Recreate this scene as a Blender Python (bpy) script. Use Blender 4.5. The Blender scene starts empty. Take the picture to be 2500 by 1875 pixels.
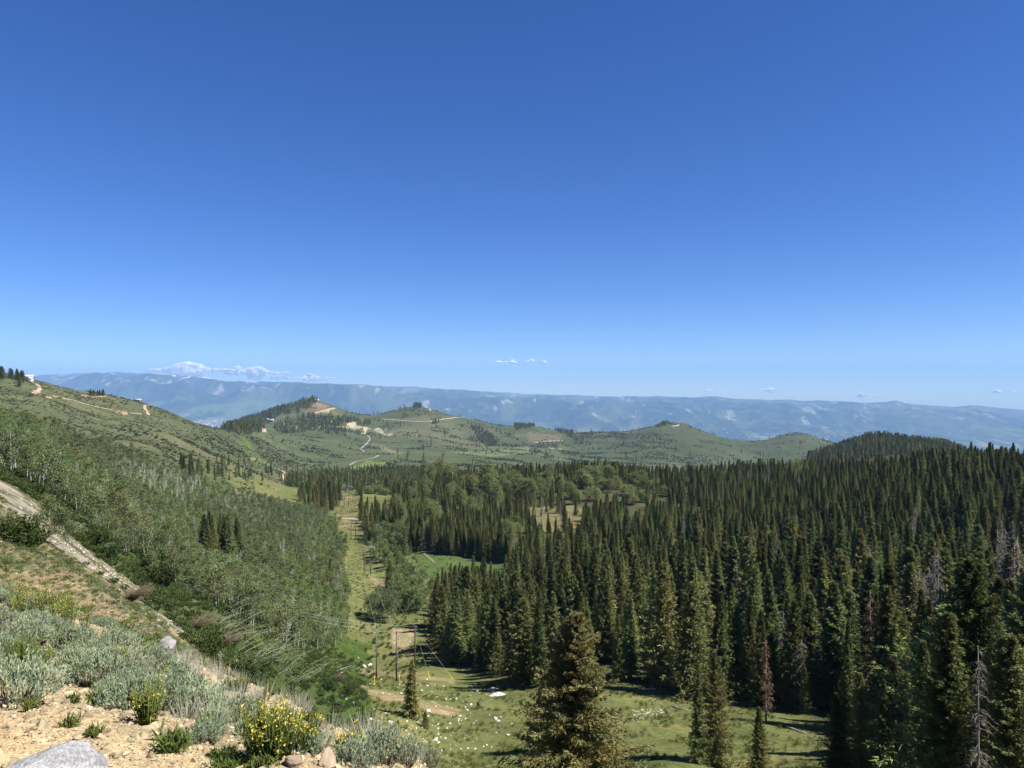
import bpy, bmesh, math, random
import numpy as np
from mathutils import Vector, Matrix, Quaternion

random.seed(7)
RNG = np.random.default_rng(7)
sc = bpy.context.scene
COL = sc.collection
R = math.radians

# ------------------------------------------------------------------ camera
F = 1733.0                       # focal length in pixels of the 2500 px wide photograph
cam = bpy.data.cameras.new("camera")
cam_ob = bpy.data.objects.new("camera", cam)
COL.objects.link(cam_ob)
cam.sensor_width = 36.0
cam.lens = 36.0 * F / 2500.0
cam.clip_start = 0.05
cam.clip_end = 200000.0
cam_ob.location = (0, 0, 0)
cam_ob.rotation_euler = (R(90), 0, 0)
sc.camera = cam_ob

# ------------------------------------------------------------------ sky, sun, exposure
SUN_AZ, SUN_EL = 112.0, 52.0
world = bpy.data.worlds.new("World")
sc.world = world
world.use_nodes = True
wnt = world.node_tree
sky = wnt.nodes.new("ShaderNodeTexSky")
sky.sky_type = 'NISHITA'
sky.sun_disc = False
sky.sun_elevation = R(SUN_EL)
sky.sun_rotation = R(SUN_AZ)
sky.altitude = 3000.0
sky.air_density = 1.0
sky.dust_density = 1.0
sky.ozone_density = 5.0
# the land falls away to a valley 1100 m below, so the sky's lower edge sits a little under eye level
tco = wnt.nodes.new("ShaderNodeTexCoord")
dip = wnt.nodes.new("ShaderNodeVectorMath"); dip.operation = 'ADD'; dip.inputs[1].default_value = (0, 0, .014)
nrm = wnt.nodes.new("ShaderNodeVectorMath"); nrm.operation = 'NORMALIZE'
sat = wnt.nodes.new("ShaderNodeHueSaturation"); sat.inputs["Saturation"].default_value = 1.23; sat.inputs["Hue"].default_value = .514
wnt.links.new(tco.outputs["Generated"], dip.inputs[0]); wnt.links.new(dip.outputs[0], nrm.inputs[0])
wnt.links.new(nrm.outputs[0], sky.inputs[0])
wnt.links.new(sky.outputs[0], sat.inputs["Color"])
wnt.links.new(sat.outputs[0], wnt.nodes["Background"].inputs[0])
wnt.nodes["Background"].inputs[1].default_value = 0.077

sun = bpy.data.lights.new("sun", 'SUN')
sun.energy = 5.0
sun.angle = R(0.5)
sun.color = (1.0, 0.95, 0.87)
sun_ob = bpy.data.objects.new("sun", sun)
COL.objects.link(sun_ob)
sd = Vector((math.sin(R(SUN_AZ)) * math.cos(R(SUN_EL)), math.cos(R(SUN_AZ)) * math.cos(R(SUN_EL)), math.sin(R(SUN_EL))))
sun_ob.rotation_euler = sd.to_track_quat('Z', 'Y').to_euler()
sun_ob.location = (0, 0, 200)

sc.view_settings.view_transform = 'Standard'
sc.view_settings.look = 'None'
sc.view_settings.gamma = 1.0
sc.view_settings.exposure = 1.0
sc.cycles.use_denoising = True
sc.cycles.max_bounces = 6
sc.cycles.diffuse_bounces = 2
sc.cycles.glossy_bounces = 1
sc.cycles.transmission_bounces = 2
sc.cycles.volume_bounces = 0
sc.cycles.transparent_max_bounces = 10

# ------------------------------------------------------------------ numpy noise
def _hash(ix, iy, seed):
    h = (ix.astype(np.int64) * 374761393 + iy.astype(np.int64) * 668265263 + seed * 982451653) & 0x7fffffff
    h = (h ^ (h >> 13)) * 1274126177 & 0x7fffffff
    h = h ^ (h >> 16)
    return (h & 0xffff) / 32767.5 - 1.0

def vnoise(x, y, seed=0):
    x = np.asarray(x, float); y = np.asarray(y, float)
    ix = np.floor(x); iy = np.floor(y)
    fx = x - ix; fy = y - iy
    fx = fx * fx * (3 - 2 * fx); fy = fy * fy * (3 - 2 * fy)
    a = _hash(ix, iy, seed); b = _hash(ix + 1, iy, seed)
    c = _hash(ix, iy + 1, seed); d = _hash(ix + 1, iy + 1, seed)
    return (a * (1 - fx) + b * fx) * (1 - fy) + (c * (1 - fx) + d * fx) * fy

def fbm(x, y, seed=0, octs=4, gain=0.5):
    s = 0; a = 1.0; t = 0
    for o in range(octs):
        s = s + a * vnoise(x * 2 ** o + 17.3 * o, y * 2 ** o - 9.1 * o, seed + o)
        t += a; a *= gain
    return s / t

def smooth(e0, e1, x):
    t = np.clip((x - e0) / (e1 - e0), 0, 1)
    return t * t * (3 - 2 * t)

# ------------------------------------------------------------------ materials
def new_mat(name):
    m = bpy.data.materials.new(name)
    m.use_nodes = True
    nt = m.node_tree
    for n in list(nt.nodes):
        nt.nodes.remove(n)
    out = nt.nodes.new("ShaderNodeOutputMaterial")
    return m, nt, out

def leaf_mat(name, col, trans=0.0, var=0.35, hue=0.03, rough=0.6, spec=0.0):
    """foliage: base colour times a per-blade tint times a per-plant random; diffuse plus a little translucency"""
    m, nt, out = new_mat(name)
    N = nt.nodes.new; L = nt.links.new
    at = N("ShaderNodeAttribute"); at.attribute_name = "tint"
    oi = N("ShaderNodeObjectInfo")
    hsv = N("ShaderNodeHueSaturation")
    hsv.inputs["Color"].default_value = (*col, 1)
    mr = N("ShaderNodeMapRange")
    mr.inputs["To Min"].default_value = 1 - var; mr.inputs["To Max"].default_value = 1 + var
    L(oi.outputs["Random"], mr.inputs["Value"])
    L(mr.outputs[0], hsv.inputs["Value"])
    mul = N("ShaderNodeMath"); mul.operation = 'MULTIPLY'; mul.inputs[1].default_value = 7.31
    fr = N("ShaderNodeMath"); fr.operation = 'FRACT'
    L(oi.outputs["Random"], mul.inputs[0]); L(mul.outputs[0], fr.inputs[0])
    mh = N("ShaderNodeMapRange"); mh.inputs["To Min"].default_value = 0.5 - hue; mh.inputs["To Max"].default_value = 0.5 + hue
    L(fr.outputs[0], mh.inputs["Value"]); L(mh.outputs[0], hsv.inputs["Hue"])
    mx = N("ShaderNodeMix"); mx.data_type = 'RGBA'; mx.blend_type = 'MULTIPLY'; mx.inputs["Factor"].default_value = 1
    L(hsv.outputs[0], mx.inputs["A"]); L(at.outputs["Color"], mx.inputs["B"])
    d = N("ShaderNodeBsdfDiffuse")
    L(mx.outputs["Result"], d.inputs["Color"])
    last = d
    if trans > 0:
        t = N("ShaderNodeBsdfTranslucent")
        L(mx.outputs["Result"], t.inputs["Color"])
        ms = N("ShaderNodeMixShader"); ms.inputs[0].default_value = trans
        L(d.outputs[0], ms.inputs[1]); L(t.outputs[0], ms.inputs[2]); last = ms
    if spec > 0:
        g = N("ShaderNodeBsdfGlossy"); g.inputs["Roughness"].default_value = rough
        g.inputs["Color"].default_value = (1, 1, 1, 1)
        ms = N("ShaderNodeMixShader"); ms.inputs[0].default_value = spec
        L(last.outputs[0], ms.inputs[1]); L(g.outputs[0], ms.inputs[2]); last = ms
    L(last.outputs[0], out.inputs["Surface"])
    return m

def noisy_mat(name, c1, c2, scale=6.0, rough=0.8, bump=0.3, detail=6, c3=None, stretch=(1, 1, 1), spec=0.2, var=0.0):
    m, nt, out = new_mat(name)
    N = nt.nodes.new; L = nt.links.new
    tc = N("ShaderNodeTexCoord"); mp = N("ShaderNodeMapping")
    mp.inputs["Scale"].default_value = stretch
    L(tc.outputs["Object"], mp.inputs["Vector"])
    no = N("ShaderNodeTexNoise"); no.inputs["Scale"].default_value = scale; no.inputs["Detail"].default_value = detail
    L(mp.outputs[0], no.inputs["Vector"])
    cr = N("ShaderNodeValToRGB")
    cr.color_ramp.elements[0].position = 0.35; cr.color_ramp.elements[0].color = (*c1, 1)
    cr.color_ramp.elements[1].position = 0.65; cr.color_ramp.elements[1].color = (*c2, 1)
    if c3:
        e = cr.color_ramp.elements.new(0.8); e.color = (*c3, 1)
    L(no.outputs["Fac"], cr.inputs[0])
    col_out = cr.outputs[0]
    if var > 0:
        oi = N("ShaderNodeObjectInfo"); hsv = N("ShaderNodeHueSaturation")
        mr = N("ShaderNodeMapRange"); mr.inputs["To Min"].default_value = 1 - var; mr.inputs["To Max"].default_value = 1 + var
        L(oi.outputs["Random"], mr.inputs["Value"]); L(mr.outputs[0], hsv.inputs["Value"]); L(col_out, hsv.inputs["Color"])
        col_out = hsv.outputs[0]
    p = N("ShaderNodeBsdfPrincipled")
    p.inputs["Roughness"].default_value = rough
    p.inputs["Specular IOR Level"].default_value = spec
    L(col_out, p.inputs["Base Color"])
    if bump > 0:
        b = N("ShaderNodeBump"); b.inputs["Strength"].default_value = bump
        L(no.outputs["Fac"], b.inputs["Height"]); L(b.outputs[0], p.inputs["Normal"])
    L(p.outputs[0], out.inputs["Surface"])
    return m

# ------------------------------------------------------------------ tagging and mesh helpers
def tag(o, label=None, cat=None, group=None, kind=None):
    if label: o["label"] = label
    if cat: o["category"] = cat
    if group: o["group"] = group
    if kind: o["kind"] = kind
    return o

def mesh_np(name, V, tris, mats=(), mat_idx=None, tint=None, smooth_shade=False, quads=False):
    V = np.asarray(V, np.float32); T = np.asarray(tris, np.int32)
    k = 4 if quads else 3
    me = bpy.data.meshes.new(name)
    me.vertices.add(len(V)); me.vertices.foreach_set("co", V.ravel())
    me.loops.add(T.size); me.loops.foreach_set("vertex_index", T.ravel())
    me.polygons.add(len(T))
    me.polygons.foreach_set("loop_start", np.arange(0, T.size, k, dtype=np.int32))
    me.polygons.foreach_set("loop_total", np.full(len(T), k, np.int32))
    if smooth_shade:
        me.polygons.foreach_set("use_smooth", np.ones(len(T), bool))
    for m in mats: me.materials.append(m)
    if mat_idx is not None:
        me.polygons.foreach_set("material_index", np.asarray(mat_idx, np.int32))
    if tint is not None:
        a = me.attributes.new("tint", 'FLOAT_COLOR', 'POINT')
        tt = np.ones((len(V), 4), np.float32); tt[:, :3] = tint
        a.data.foreach_set("color", tt.ravel())
    me.update(calc_edges=True)
    return me

class Geo:
    """collects triangles with a tint and a material slot"""
    def __init__(s): s.V = []; s.T = []; s.C = []; s.M = []; s.n = 0
    def add(s, V, T, tint=None, mi=0):
        V = np.asarray(V, float).reshape(-1, 3); T = np.asarray(T, int).reshape(-1, 3)
        s.V.append(V); s.T.append(T + s.n); s.n += len(V)
        if tint is None: tint = np.ones((len(V), 3))
        s.C.append(np.broadcast_to(np.asarray(tint, float), (len(V), 3)))
        s.M.append(np.full(len(T), mi))
    def merge(s, g, mi=0):
        V, T, C, _ = g.arrays(); s.add(V, T, C, mi)
    def arrays(s):
        return np.concatenate(s.V), np.concatenate(s.T), np.concatenate(s.C), np.concatenate(s.M)
    def mesh(s, name, mats, smooth_shade=False):
        V, T, C, M = s.arrays()
        return mesh_np(name, V, T, mats, M, C, smooth_shade)

def norm(a):
    return a / np.maximum(np.linalg.norm(a, axis=-1, keepdims=True), 1e-9)

def blades(g, P, D, length, width, rng, tint=None, mi=0, quad=False):
    """thin pointed leaves: base at P, pointing along D"""
    n = len(P); D = norm(D)
    rv = rng.normal(size=(n, 3)); S = norm(np.cross(D, rv))
    length = np.broadcast_to(length, (n,))[:, None]; width = np.broadcast_to(width, (n,))[:, None]
    if quad:
        A = P; B = P + D * length * .45 + S * width * .5; C = P + D * length; E = P + D * length * .45 - S * width * .5
        V = np.stack([A, B, C, E], 1).reshape(-1, 3)
        i = np.arange(n)[:, None] * 4
        T = np.concatenate([i + [0, 1, 2], i + [0, 2, 3]], 0)
        k = 4
    else:
        A = P - S * width * .5; B = P + S * width * .5; C = P + D * length
        V = np.stack([A, B, C], 1).reshape(-1, 3)
        T = np.arange(3 * n).reshape(-1, 3); k = 3
    c = None
    if tint is not None: c = np.repeat(np.asarray(tint), k, 0)
    g.add(V, T, c, mi)

def tube(g, pts, radii, sides=6, tint=None, mi=0):
    pts = np.asarray(pts, float); n = len(pts)
    radii = np.broadcast_to(radii, (n,))
    d = np.gradient(pts, axis=0); d = norm(d)
    up = np.array([0.13, 0.31, 0.94]) if abs(d[0, 2]) < .8 else np.array([1.0, .1, 0])
    a = norm(np.cross(d, up)); b = np.cross(d, a)
    th = np.linspace(0, 2 * np.pi, sides, endpoint=False)
    ring = pts[:, None] + radii[:, None, None] * (a[:, None] * np.cos(th)[None, :, None] + b[:, None] * np.sin(th)[None, :, None])
    V = ring.reshape(-1, 3); T = []
    for i in range(n - 1):
        for j in range(sides):
            p = i * sides + j; q = i * sides + (j + 1) % sides
            T += [(p, q, q + sides), (p, q + sides, p + sides)]
    V = np.concatenate([V, pts[:1], pts[-1:]])
    for j in range(sides):
        T.append((n * sides, (j + 1) % sides, j)); T.append((n * sides + 1, (n - 1) * sides + j, (n - 1) * sides + (j + 1) % sides))
    g.add(V, T, tint, mi)

def box(g, c, s, rot=0.0, mi=0, tint=None):
    x, y, z = np.array(s) / 2
    V = np.array([(sx * x, sy * y, sz * z) for sx in (-1, 1) for sy in (-1, 1) for sz in (-1, 1)])
    cr, sr = math.cos(rot), math.sin(rot)
    V = np.stack([V[:, 0] * cr - V[:, 1] * sr, V[:, 0] * sr + V[:, 1] * cr, V[:, 2]], 1) + np.array(c)
    T = [(0, 1, 3), (0, 3, 2), (4, 6, 7), (4, 7, 5), (0, 4, 5), (0, 5, 1), (2, 3, 7), (2, 7, 6), (0, 2, 6), (0, 6, 4), (1, 5, 7), (1, 7, 3)]
    g.add(V, T, tint, mi)

def empty(name, loc, rz=0.0, s=1.0, tilt=(0, 0)):
    o = bpy.data.objects.new(name, None); COL.objects.link(o)
    o.empty_display_size = .3
    o.location = loc; o.rotation_euler = (tilt[0], tilt[1], rz)
    o.scale = (s, s, s) if np.isscalar(s) else s
    return o

def obj(name, me, parent=None):
    o = bpy.data.objects.new(name, me); COL.objects.link(o)
    if parent is not None: o.parent = parent
    return o

# ------------------------------------------------------------------ ground height field
# control points: (u, v, distance) = where a point of the ground shows in the photograph and how far off it is;
# entries with v given as ('z', height) or ('d', depression) fix hidden ground instead
CP = {
 -1000: [(1.6, 'd', .9), (3, 'd', .52), (5, 'd', .38), (10, 'd', .24), (40, 'd', .12), (150, 'd', .03), (400, 'd', -.04), (900, 'd', -.06), (1500, 'd', .0), (2500, 'd', .1), (4200, 'd', .15), (6500, 'd', .17)],
 0: [(1.6, 'd', 1.0), (2.4, 'd', .7), (3.4, 'v', 1804), (5, 'v', 1655), (7.5, 'v', 1525), (10.5, 'v', 1455), (14, 'd', .30), (22, 'v', 1405), (32, 'v', 1300), (45, 'v', 1212), (58, 'v', 1167), (75, 'd', .134), (130, 'v', 1125), (230, 'v', 1082), (420, 'v', 1010), (600, 'v', 962), (850, 'v', 917), (1050, 'd', .004), (1600, 'd', .09), (2600, 'd', .12), (4200, 'd', .15), (6500, 'd', .17)],
 120: [(850, 'v', 939), (600, 'v', 985), (1050, 'd', .02), (420, 'v', 1035), (230, 'v', 1115), (60, 'v', 1245), (75, 'd', .18)],
 250: [(2.4, 'd', .71), (3.4, 'v', 1812), (5, 'v', 1700), (7, 'v', 1605), (9.5, 'v', 1535), (13, 'd', .352), (22, 'v', 1490), (35, 'v', 1430), (48, 'v', 1387), (60, 'd', .262), (85, 'v', 1345), (150, 'v', 1250), (270, 'v', 1150), (420, 'v', 1082), (700, 'v', 1020), (980, 'v', 966), (1250, 'd', .04), (1800, 'd', .11), (4200, 'd', .15)],
 380: [(1030, 'v', 1000), (1250, 'd', .055), (700, 'v', 1050), (420, 'v', 1110)],
 500: [(1.6, 'd', 1.05), (2.4, 'd', .73), (3.4, 'v', 1830), (5, 'v', 1755), (7, 'v', 1675), (9, 'v', 1632), (12, 'd', .435), (20, 'd', .43), (38, 'v', 1590), (55, 'v', 1535), (80, 'v', 1478), (130, 'v', 1420), (220, 'v', 1360), (340, 'v', 1250), (500, 'v', 1155), (850, 'v', 1082), (1280, 'v', 1035), (1700, 'd', .085), (2300, 'd', .08), (3300, 'd', .11), (4500, 'd', .15), (6500, 'd', .17)],
 620: [(1450, 'v', 1050), (1700, 'd', .072), (2000, 'v', 1055), (1100, 'v', 1098), (850, 'v', 1130)],
 700: [(1.6, 'd', 1.08), (2.4, 'd', .75), (3.4, 'v', 1845), (4.5, 'v', 1805), (6, 'v', 1755), (8, 'v', 1712), (11, 'd', .49), (20, 'd', .53), (40, 'd', .495), (58, 'v', 1722), (75, 'v', 1652), (110, 'v', 1562), (180, 'v', 1455), (270, 'v', 1352), (400, 'v', 1272), (520, 'v', 1222), (750, 'v', 1182), (1050, 'v', 1145), (1400, 'v', 1105), (1800, 'v', 1062), (2000, 'd', .072), (2300, 'v', 1028), (2600, 'v', 995), (2700, 'v', 987), (3200, 'd', .08), (4500, 'd', .15)],
 770: [(2700, 'v', 976), (3100, 'd', .07), (2450, 'v', 1000), (2250, 'v', 1035), (1950, 'v', 1062)],
 560: [(2600, 'v', 1041), (3200, 'd', .1)],
 890: [(3, 'd', .60), (4, 'v', 1848), (5.5, 'v', 1793), (8, 'd', .54), (15, 'd', .60), (40, 'd', .56), (68, 'v', 1787), (78, 'v', 1755), (105, 'v', 1700), (150, 'v', 1660), (175, 'v', 1602), (215, 'v', 1512), (290, 'v', 1402), (370, 'v', 1312), (560, 'v', 1200), (640, 'd', .157), (900, 'd', .13), (1500, 'v', 1117), (1900, 'v', 1085), (2300, 'v', 1045), (2700, 'v', 1015), (3200, 'd', .075), (4500, 'd', .15)],
 1010: [(4, 'd', .555), (5, 'v', 1835), (10, 'd', .62), (30, 'd', .60), (60, 'd', .54), (72, 'v', 1830), (84, 'v', 1758), (110, 'v', 1700), (145, 'v', 1640), (170, 'v', 1600), (205, 'v', 1522), (245, 'v', 1450), (285, 'v', 1385), (345, 'v', 1305), (520, 'v', 1205), (660, 'd', .165), (1000, 'd', .13), (1600, 'v', 1112), (2300, 'v', 1052), (2550, 'v', 1015), (2800, 'v', 989), (3300, 'd', .085), (4500, 'd', .15), (6500, 'd', .17)],
 1150: [(1.6, 'd', 1.15), (5, 'd', .62), (30, 'd', .61), (60, 'd', .555), (75, 'v', 1850), (95, 'v', 1750), (117, 'v', 1690), (140, 'v', 1650), (170, 'v', 1585), (205, 'v', 1510), (250, 'v', 1436), (300, 'v', 1348), (400, 'd', .178), (550, 'd', .138), (700, 'd', .152), (1000, 'd', .125), (1900, 'v', 1102), (2500, 'v', 1052), (2800, 'v', 1018), (3300, 'd', .09)],
 1300: [(2000, 'v', 1108), (2600, 'v', 1062), (2850, 'v', 1035), (3300, 'd', .1), (250, 'd', .265), (210, 'd', .305)],
 1450: [(1.6, 'd', 1.2), (5, 'd', .72), (30, 'd', .60), (50, 'd', .575), (70, 'd', .537), (82, 'v', 1780), (98, 'v', 1700), (112, 'v', 1652), (150, 'd', .345), (200, 'd', .29), (300, 'd', .213), (350, 'd', .186), (450, 'd', .15), (550, 'd', .131), (700, 'd', .148), (900, 'd', .165), (1300, 'd', .146), (2100, 'v', 1120), (2600, 'v', 1085), (3000, 'v', 1052), (3400, 'd', .095), (4500, 'd', .15), (6500, 'd', .17)],
 1645: [(3050, 'v', 1026), (3500, 'd', .085), (2700, 'v', 1065), (2300, 'v', 1110)],
 1790: [(3200, 'v', 1078), (3500, 'd', .1)],
 1940: [(3300, 'v', 1055), (3700, 'd', .1), (2800, 'v', 1095)],
 1850: [(5, 'd', .78), (30, 'd', .66), (50, 'd', .59), (70, 'd', .535), (78, 'v', 1800), (90, 'v', 1740), (110, 'd', .41), (150, 'd', .335), (200, 'd', .275), (300, 'd', .195), (400, 'd', .154), (480, 'd', .132), (650, 'd', .138), (800, 'd', .13), (1300, 'd', .135), (2300, 'd', .12), (4500, 'd', .15), (6500, 'd', .17)],
 2050: [(3300, 'v', 1088)],
 2130: [(400, 'd', .135), (550, 'd', .137), (800, 'd', .128), (960, 'd', .104), (1100, 'v', 1078), (1260, 'd', .092), (1500, 'd', .12)],
 2330: [(1120, 'v', 1103), (1300, 'd', .11), (800, 'd', .132), (560, 'd', .135)],
 1965: [(1100, 'd', .112), (700, 'd', .134)],
 1850.5: [(1000, 'd', .138), (700, 'd', .137)],
 2450: [(1.6, 'd', 1.3), (5, 'd', .8), (30, 'd', .72), (50, 'd', .6), (75, 'd', .49), (110, 'd', .38), (150, 'd', .3), (220, 'd', .208), (300, 'd', .147), (360, 'd', .131), (450, 'd', .14), (600, 'd', .145), (1000, 'd', .14), (2200, 'd', .13), (3400, 'd', .12), (4500, 'd', .15), (6500, 'd', .17)],
 3500: [(1.6, 'd', 1.3), (5, 'd', .8), (30, 'd', .66), (50, 'd', .55), (110, 'd', .34), (220, 'd', .19), (360, 'd', .12), (600, 'd', .13), (1000, 'd', .14), (3400, 'd', .12), (6500, 'd', .17)],
}
KT, KC = 3.2, 0.12
cps = []
for u, rows in CP.items():
    for (d, k, val) in rows:
        cps.append(((u - 1250) / F * KT, math.log(d), (val - 937.5) / F if k == 'v' else val))
cps = np.array(cps)

def _rbf_phi(a, b):
    d2 = (a[:, None, 0] - b[None, :, 0]) ** 2 + (a[:, None, 1] - b[None, :, 1]) ** 2
    return np.sqrt(d2 + KC * KC)
_n = len(cps)
_A = np.zeros((_n + 1, _n + 1))
_A[:_n, :_n] = _rbf_phi(cps, cps) - np.eye(_n) * 0.004
_A[_n, :_n] = 1; _A[:_n, _n] = 1
_w = np.linalg.solve(_A, np.append(cps[:, 2], 0))

T_IN = np.linspace(-.80, .80, 620)
T_OUT = .80 + (np.linspace(0, 1, 41)[1:] ** 1.6) * 1.7
TT = np.concatenate([-T_OUT[::-1], T_IN, T_OUT])
LL = np.linspace(math.log(1.5), math.log(6500), 800)
Y = np.exp(LL)
tg, lg = np.meshgrid(np.clip(TT, -1.25, 1.25), LL)
q = np.stack([tg.ravel() * KT, lg.ravel()], 1)
Dg = np.concatenate([_rbf_phi(c, cps) @ _w[:_n] + _w[_n] for c in np.array_split(q, 60)]).reshape(tg.shape)
XG = TT[None, :] * Y[:, None]; YG = np.repeat(Y[:, None], len(TT), 1)
ZG = -Dg * YG
for lam, amp in ((.35, .05), (1.3, .05), (5, .045), (20, .04), (75, .035), (260, .03)):
    w = smooth(lam * 1.2, lam * 4, YG) * (1 - smooth(lam * 60, lam * 160, YG))
    ZG += w * lam * amp * fbm(XG / lam, YG / lam, int(lam * 10), 2)
def Hgrid(t, y):
    """height of the ground mesh at t = x / y and forward distance y"""
    t = np.clip(t, TT[0], TT[-1] - 1e-6); l = np.clip(np.log(np.maximum(y, 1.5)), LL[0], LL[-1] - 1e-6)
    i = np.clip(np.searchsorted(TT, t) - 1, 0, len(TT) - 2); j = np.clip(((l - LL[0]) / (LL[1] - LL[0])).astype(int), 0, len(LL) - 2)
    fu = (t - TT[i]) / (TT[i + 1] - TT[i]); fy = (np.maximum(y, 1.5) - Y[j]) / (Y[j + 1] - Y[j])
    return (ZG[j, i] * (1 - fu) + ZG[j, i + 1] * fu) * (1 - fy) + (ZG[j + 1, i] * (1 - fu) + ZG[j + 1, i + 1] * fu) * fy
def H(x, y):
    x = np.atleast_1d(np.asarray(x, float)); y = np.atleast_1d(np.asarray(y, float))
    return Hgrid(x / np.maximum(y, 1.5), y)
def h1(x, y): return float(H(x, y)[0])

def ground_at(u, v, dmin=2.0):
    """point of the ground seen at photo pixel (u, v): first hit beyond dmin"""
    t = (u - 1250) / F; r = (v - 937.5) / F
    ys = np.exp(np.linspace(math.log(dmin), LL[-1] - .01, 2500))
    dep = -Hgrid(np.full_like(ys, t), ys) / ys
    hit = np.where(dep <= r)[0]
    hit = hit[hit > 0] if len(hit) else hit
    k = hit[0] if len(hit) else int(np.argmin(np.abs(dep - r)))
    y = ys[k]
    return Vector((t * y, y, float(Hgrid(np.array([t]), np.array([y]))[0])))

def uv_of(x, y, z):
    return 1250 + F * x / y, 937.5 - F * z / y

def inside(u, v, poly):
    p = np.asarray(poly, float); res = np.zeros(np.shape(u), bool)
    j = len(p) - 1
    for i in range(len(p)):
        yi, yj = p[i, 1], p[j, 1]
        c = ((yi > v) != (yj > v))
        with np.errstate(divide='ignore', invalid='ignore'):
            xs = (p[j, 0] - p[i, 0]) * (v - yi) / (yj - yi) + p[i, 0]
        res ^= c & (u < xs)
        j = i
    return res

# ------------------------------------------------------------------ zones (outlines of ground cover, as seen on the ground)
Z_ASPEN = [(-400, 1010), (0, 1015), (60, 1030), (130, 1058), (200, 1085), (300, 1108), (400, 1143), (560, 1200), (700, 1232), (800, 1258), (832, 1280), (838, 1330), (846, 1430), (850, 1530), (835, 1590), (740, 1590), (640, 1575), (560, 1505), (480, 1470), (400, 1430), (320, 1380), (240, 1310), (160, 1240), (60, 1180), (0, 1140), (-400, 1000)]
Z_TALUS = [(-300, 1010), (0, 1172), (60, 1205), (110, 1262), (180, 1318), (240, 1365), (300, 1405), (360, 1450), (340, 1462), (270, 1420), (180, 1368), (110, 1320), (60, 1275), (0, 1215), (-300, 1060)]
Z_TALUS2 = [(330, 1470), (420, 1520), (480, 1560), (540, 1590), (640, 1628), (620, 1640), (520, 1606), (440, 1570), (380, 1530)]
Z_TALUS3 = [(560, 1445), (620, 1495), (680, 1530), (676, 1540), (600, 1500), (552, 1460)]
Z_SOIL = [(-300, 1060), (0, 1215), (60, 1275), (180, 1368), (270, 1425), (340, 1468), (440, 1570), (520, 1610), (600, 1650), (560, 1680), (400, 1640), (-300, 1440)]
Z_TAN1 = [(870, 1668), (905, 1680), (985, 1697), (1060, 1715), (1110, 1735), (1150, 1755), (1060, 1745), (1000, 1722), (940, 1712), (890, 1695)]
Z_TAN2 = [(870, 1625), (930, 1632), (1010, 1640), (1110, 1660), (1100, 1668), (1000, 1655), (920, 1652), (880, 1646)]
Z_ROCKP = [(955, 1538), (1010, 1530), (1012, 1565), (990, 1580), (965, 1580), (950, 1560)]
Z_TAN3 = [(950, 1560), (985, 1580), (1010, 1600), (1012, 1612), (985, 1610), (955, 1590)]
Z_CORR1 = [(893, 1398), (945, 1425), (935, 1440), (940, 1500), (925, 1510), (920, 1460), (905, 1430)]
Z_CORR2 = [(820, 1195), (876, 1195), (880, 1300), (830, 1300)]
Z_MEADOW = [(1000, 1345), (1100, 1350), (1240, 1378), (1235, 1430), (1150, 1448), (1040, 1400)]
Z_CLEAR = [(1262, 1240), (1340, 1236), (1420, 1234), (1425, 1275), (1400, 1300), (1340, 1300), (1265, 1280)]
Z_CLEAR2 = [(1585, 1140), (1650, 1140), (1650, 1165), (1590, 1165)]
Z_CLEAR3 = [(1828, 1138), (1905, 1138), (1905, 1155), (1830, 1155)]
Z_DENSE_A = [(535, 1052), (600, 1020), (700, 992), (762, 974), (776, 980), (760, 994), (730, 1010), (690, 1012), (660, 1030), (640, 1052), (600, 1060)]
Z_BAND_A = [(662, 1045), (690, 1025), (760, 1014), (850, 1016), (880, 1026), (820, 1040), (770, 1052), (700, 1060)]
Z_BAND_B = [(775, 1047), (850, 1045), (860, 1058), (800, 1060)]
Z_BAND_C = [(868, 1030), (905, 1028), (905, 1040), (870, 1040)]
Z_CLUMP_C = [(1008, 1000), (1012, 988), (1032, 985), (1026, 998)]
Z_CLUMP_C2 = [(1050, 1025), (1075, 1024), (1072, 1036), (1052, 1036)]
Z_PATCH = [(1150, 1040), (1172, 1045), (1200, 1065), (1216, 1090), (1190, 1092), (1172, 1075), (1155, 1055)]
Z_RIDGE1 = [(1250, 1030), (1300, 1032), (1306, 1042), (1260, 1052)]
Z_RIDGE2 = [(1350, 1042), (1400, 1058), (1396, 1068), (1350, 1050)]
Z_CLUMP_D = [(1600, 1045), (1620, 1034), (1634, 1034), (1620, 1044)]
Z_BRUSH_B = [(610, 1062), (700, 1075), (780, 1090), (850, 1120), (870, 1160), (800, 1165), (640, 1120)]
Z_BRUSH_C = [(1050, 1040), (1150, 1038), (1250, 1060), (1290, 1090), (1100, 1100), (1000, 1075), (950, 1050)]
Z_BRUSH_D = [(1390, 1052), (1490, 1055), (1600, 1062), (1700, 1100), (1690, 1135), (1400, 1135), (1290, 1110), (1300, 1080), (1380, 1075)]
Z_ROCKY = [(900, 1042), (918, 1040), (945, 1055), (958, 1068), (940, 1066), (915, 1055)]
Z_ROCKY2 = [(748, 1045), (765, 1036), (792, 1040), (800, 1046), (770, 1050)]

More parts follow.
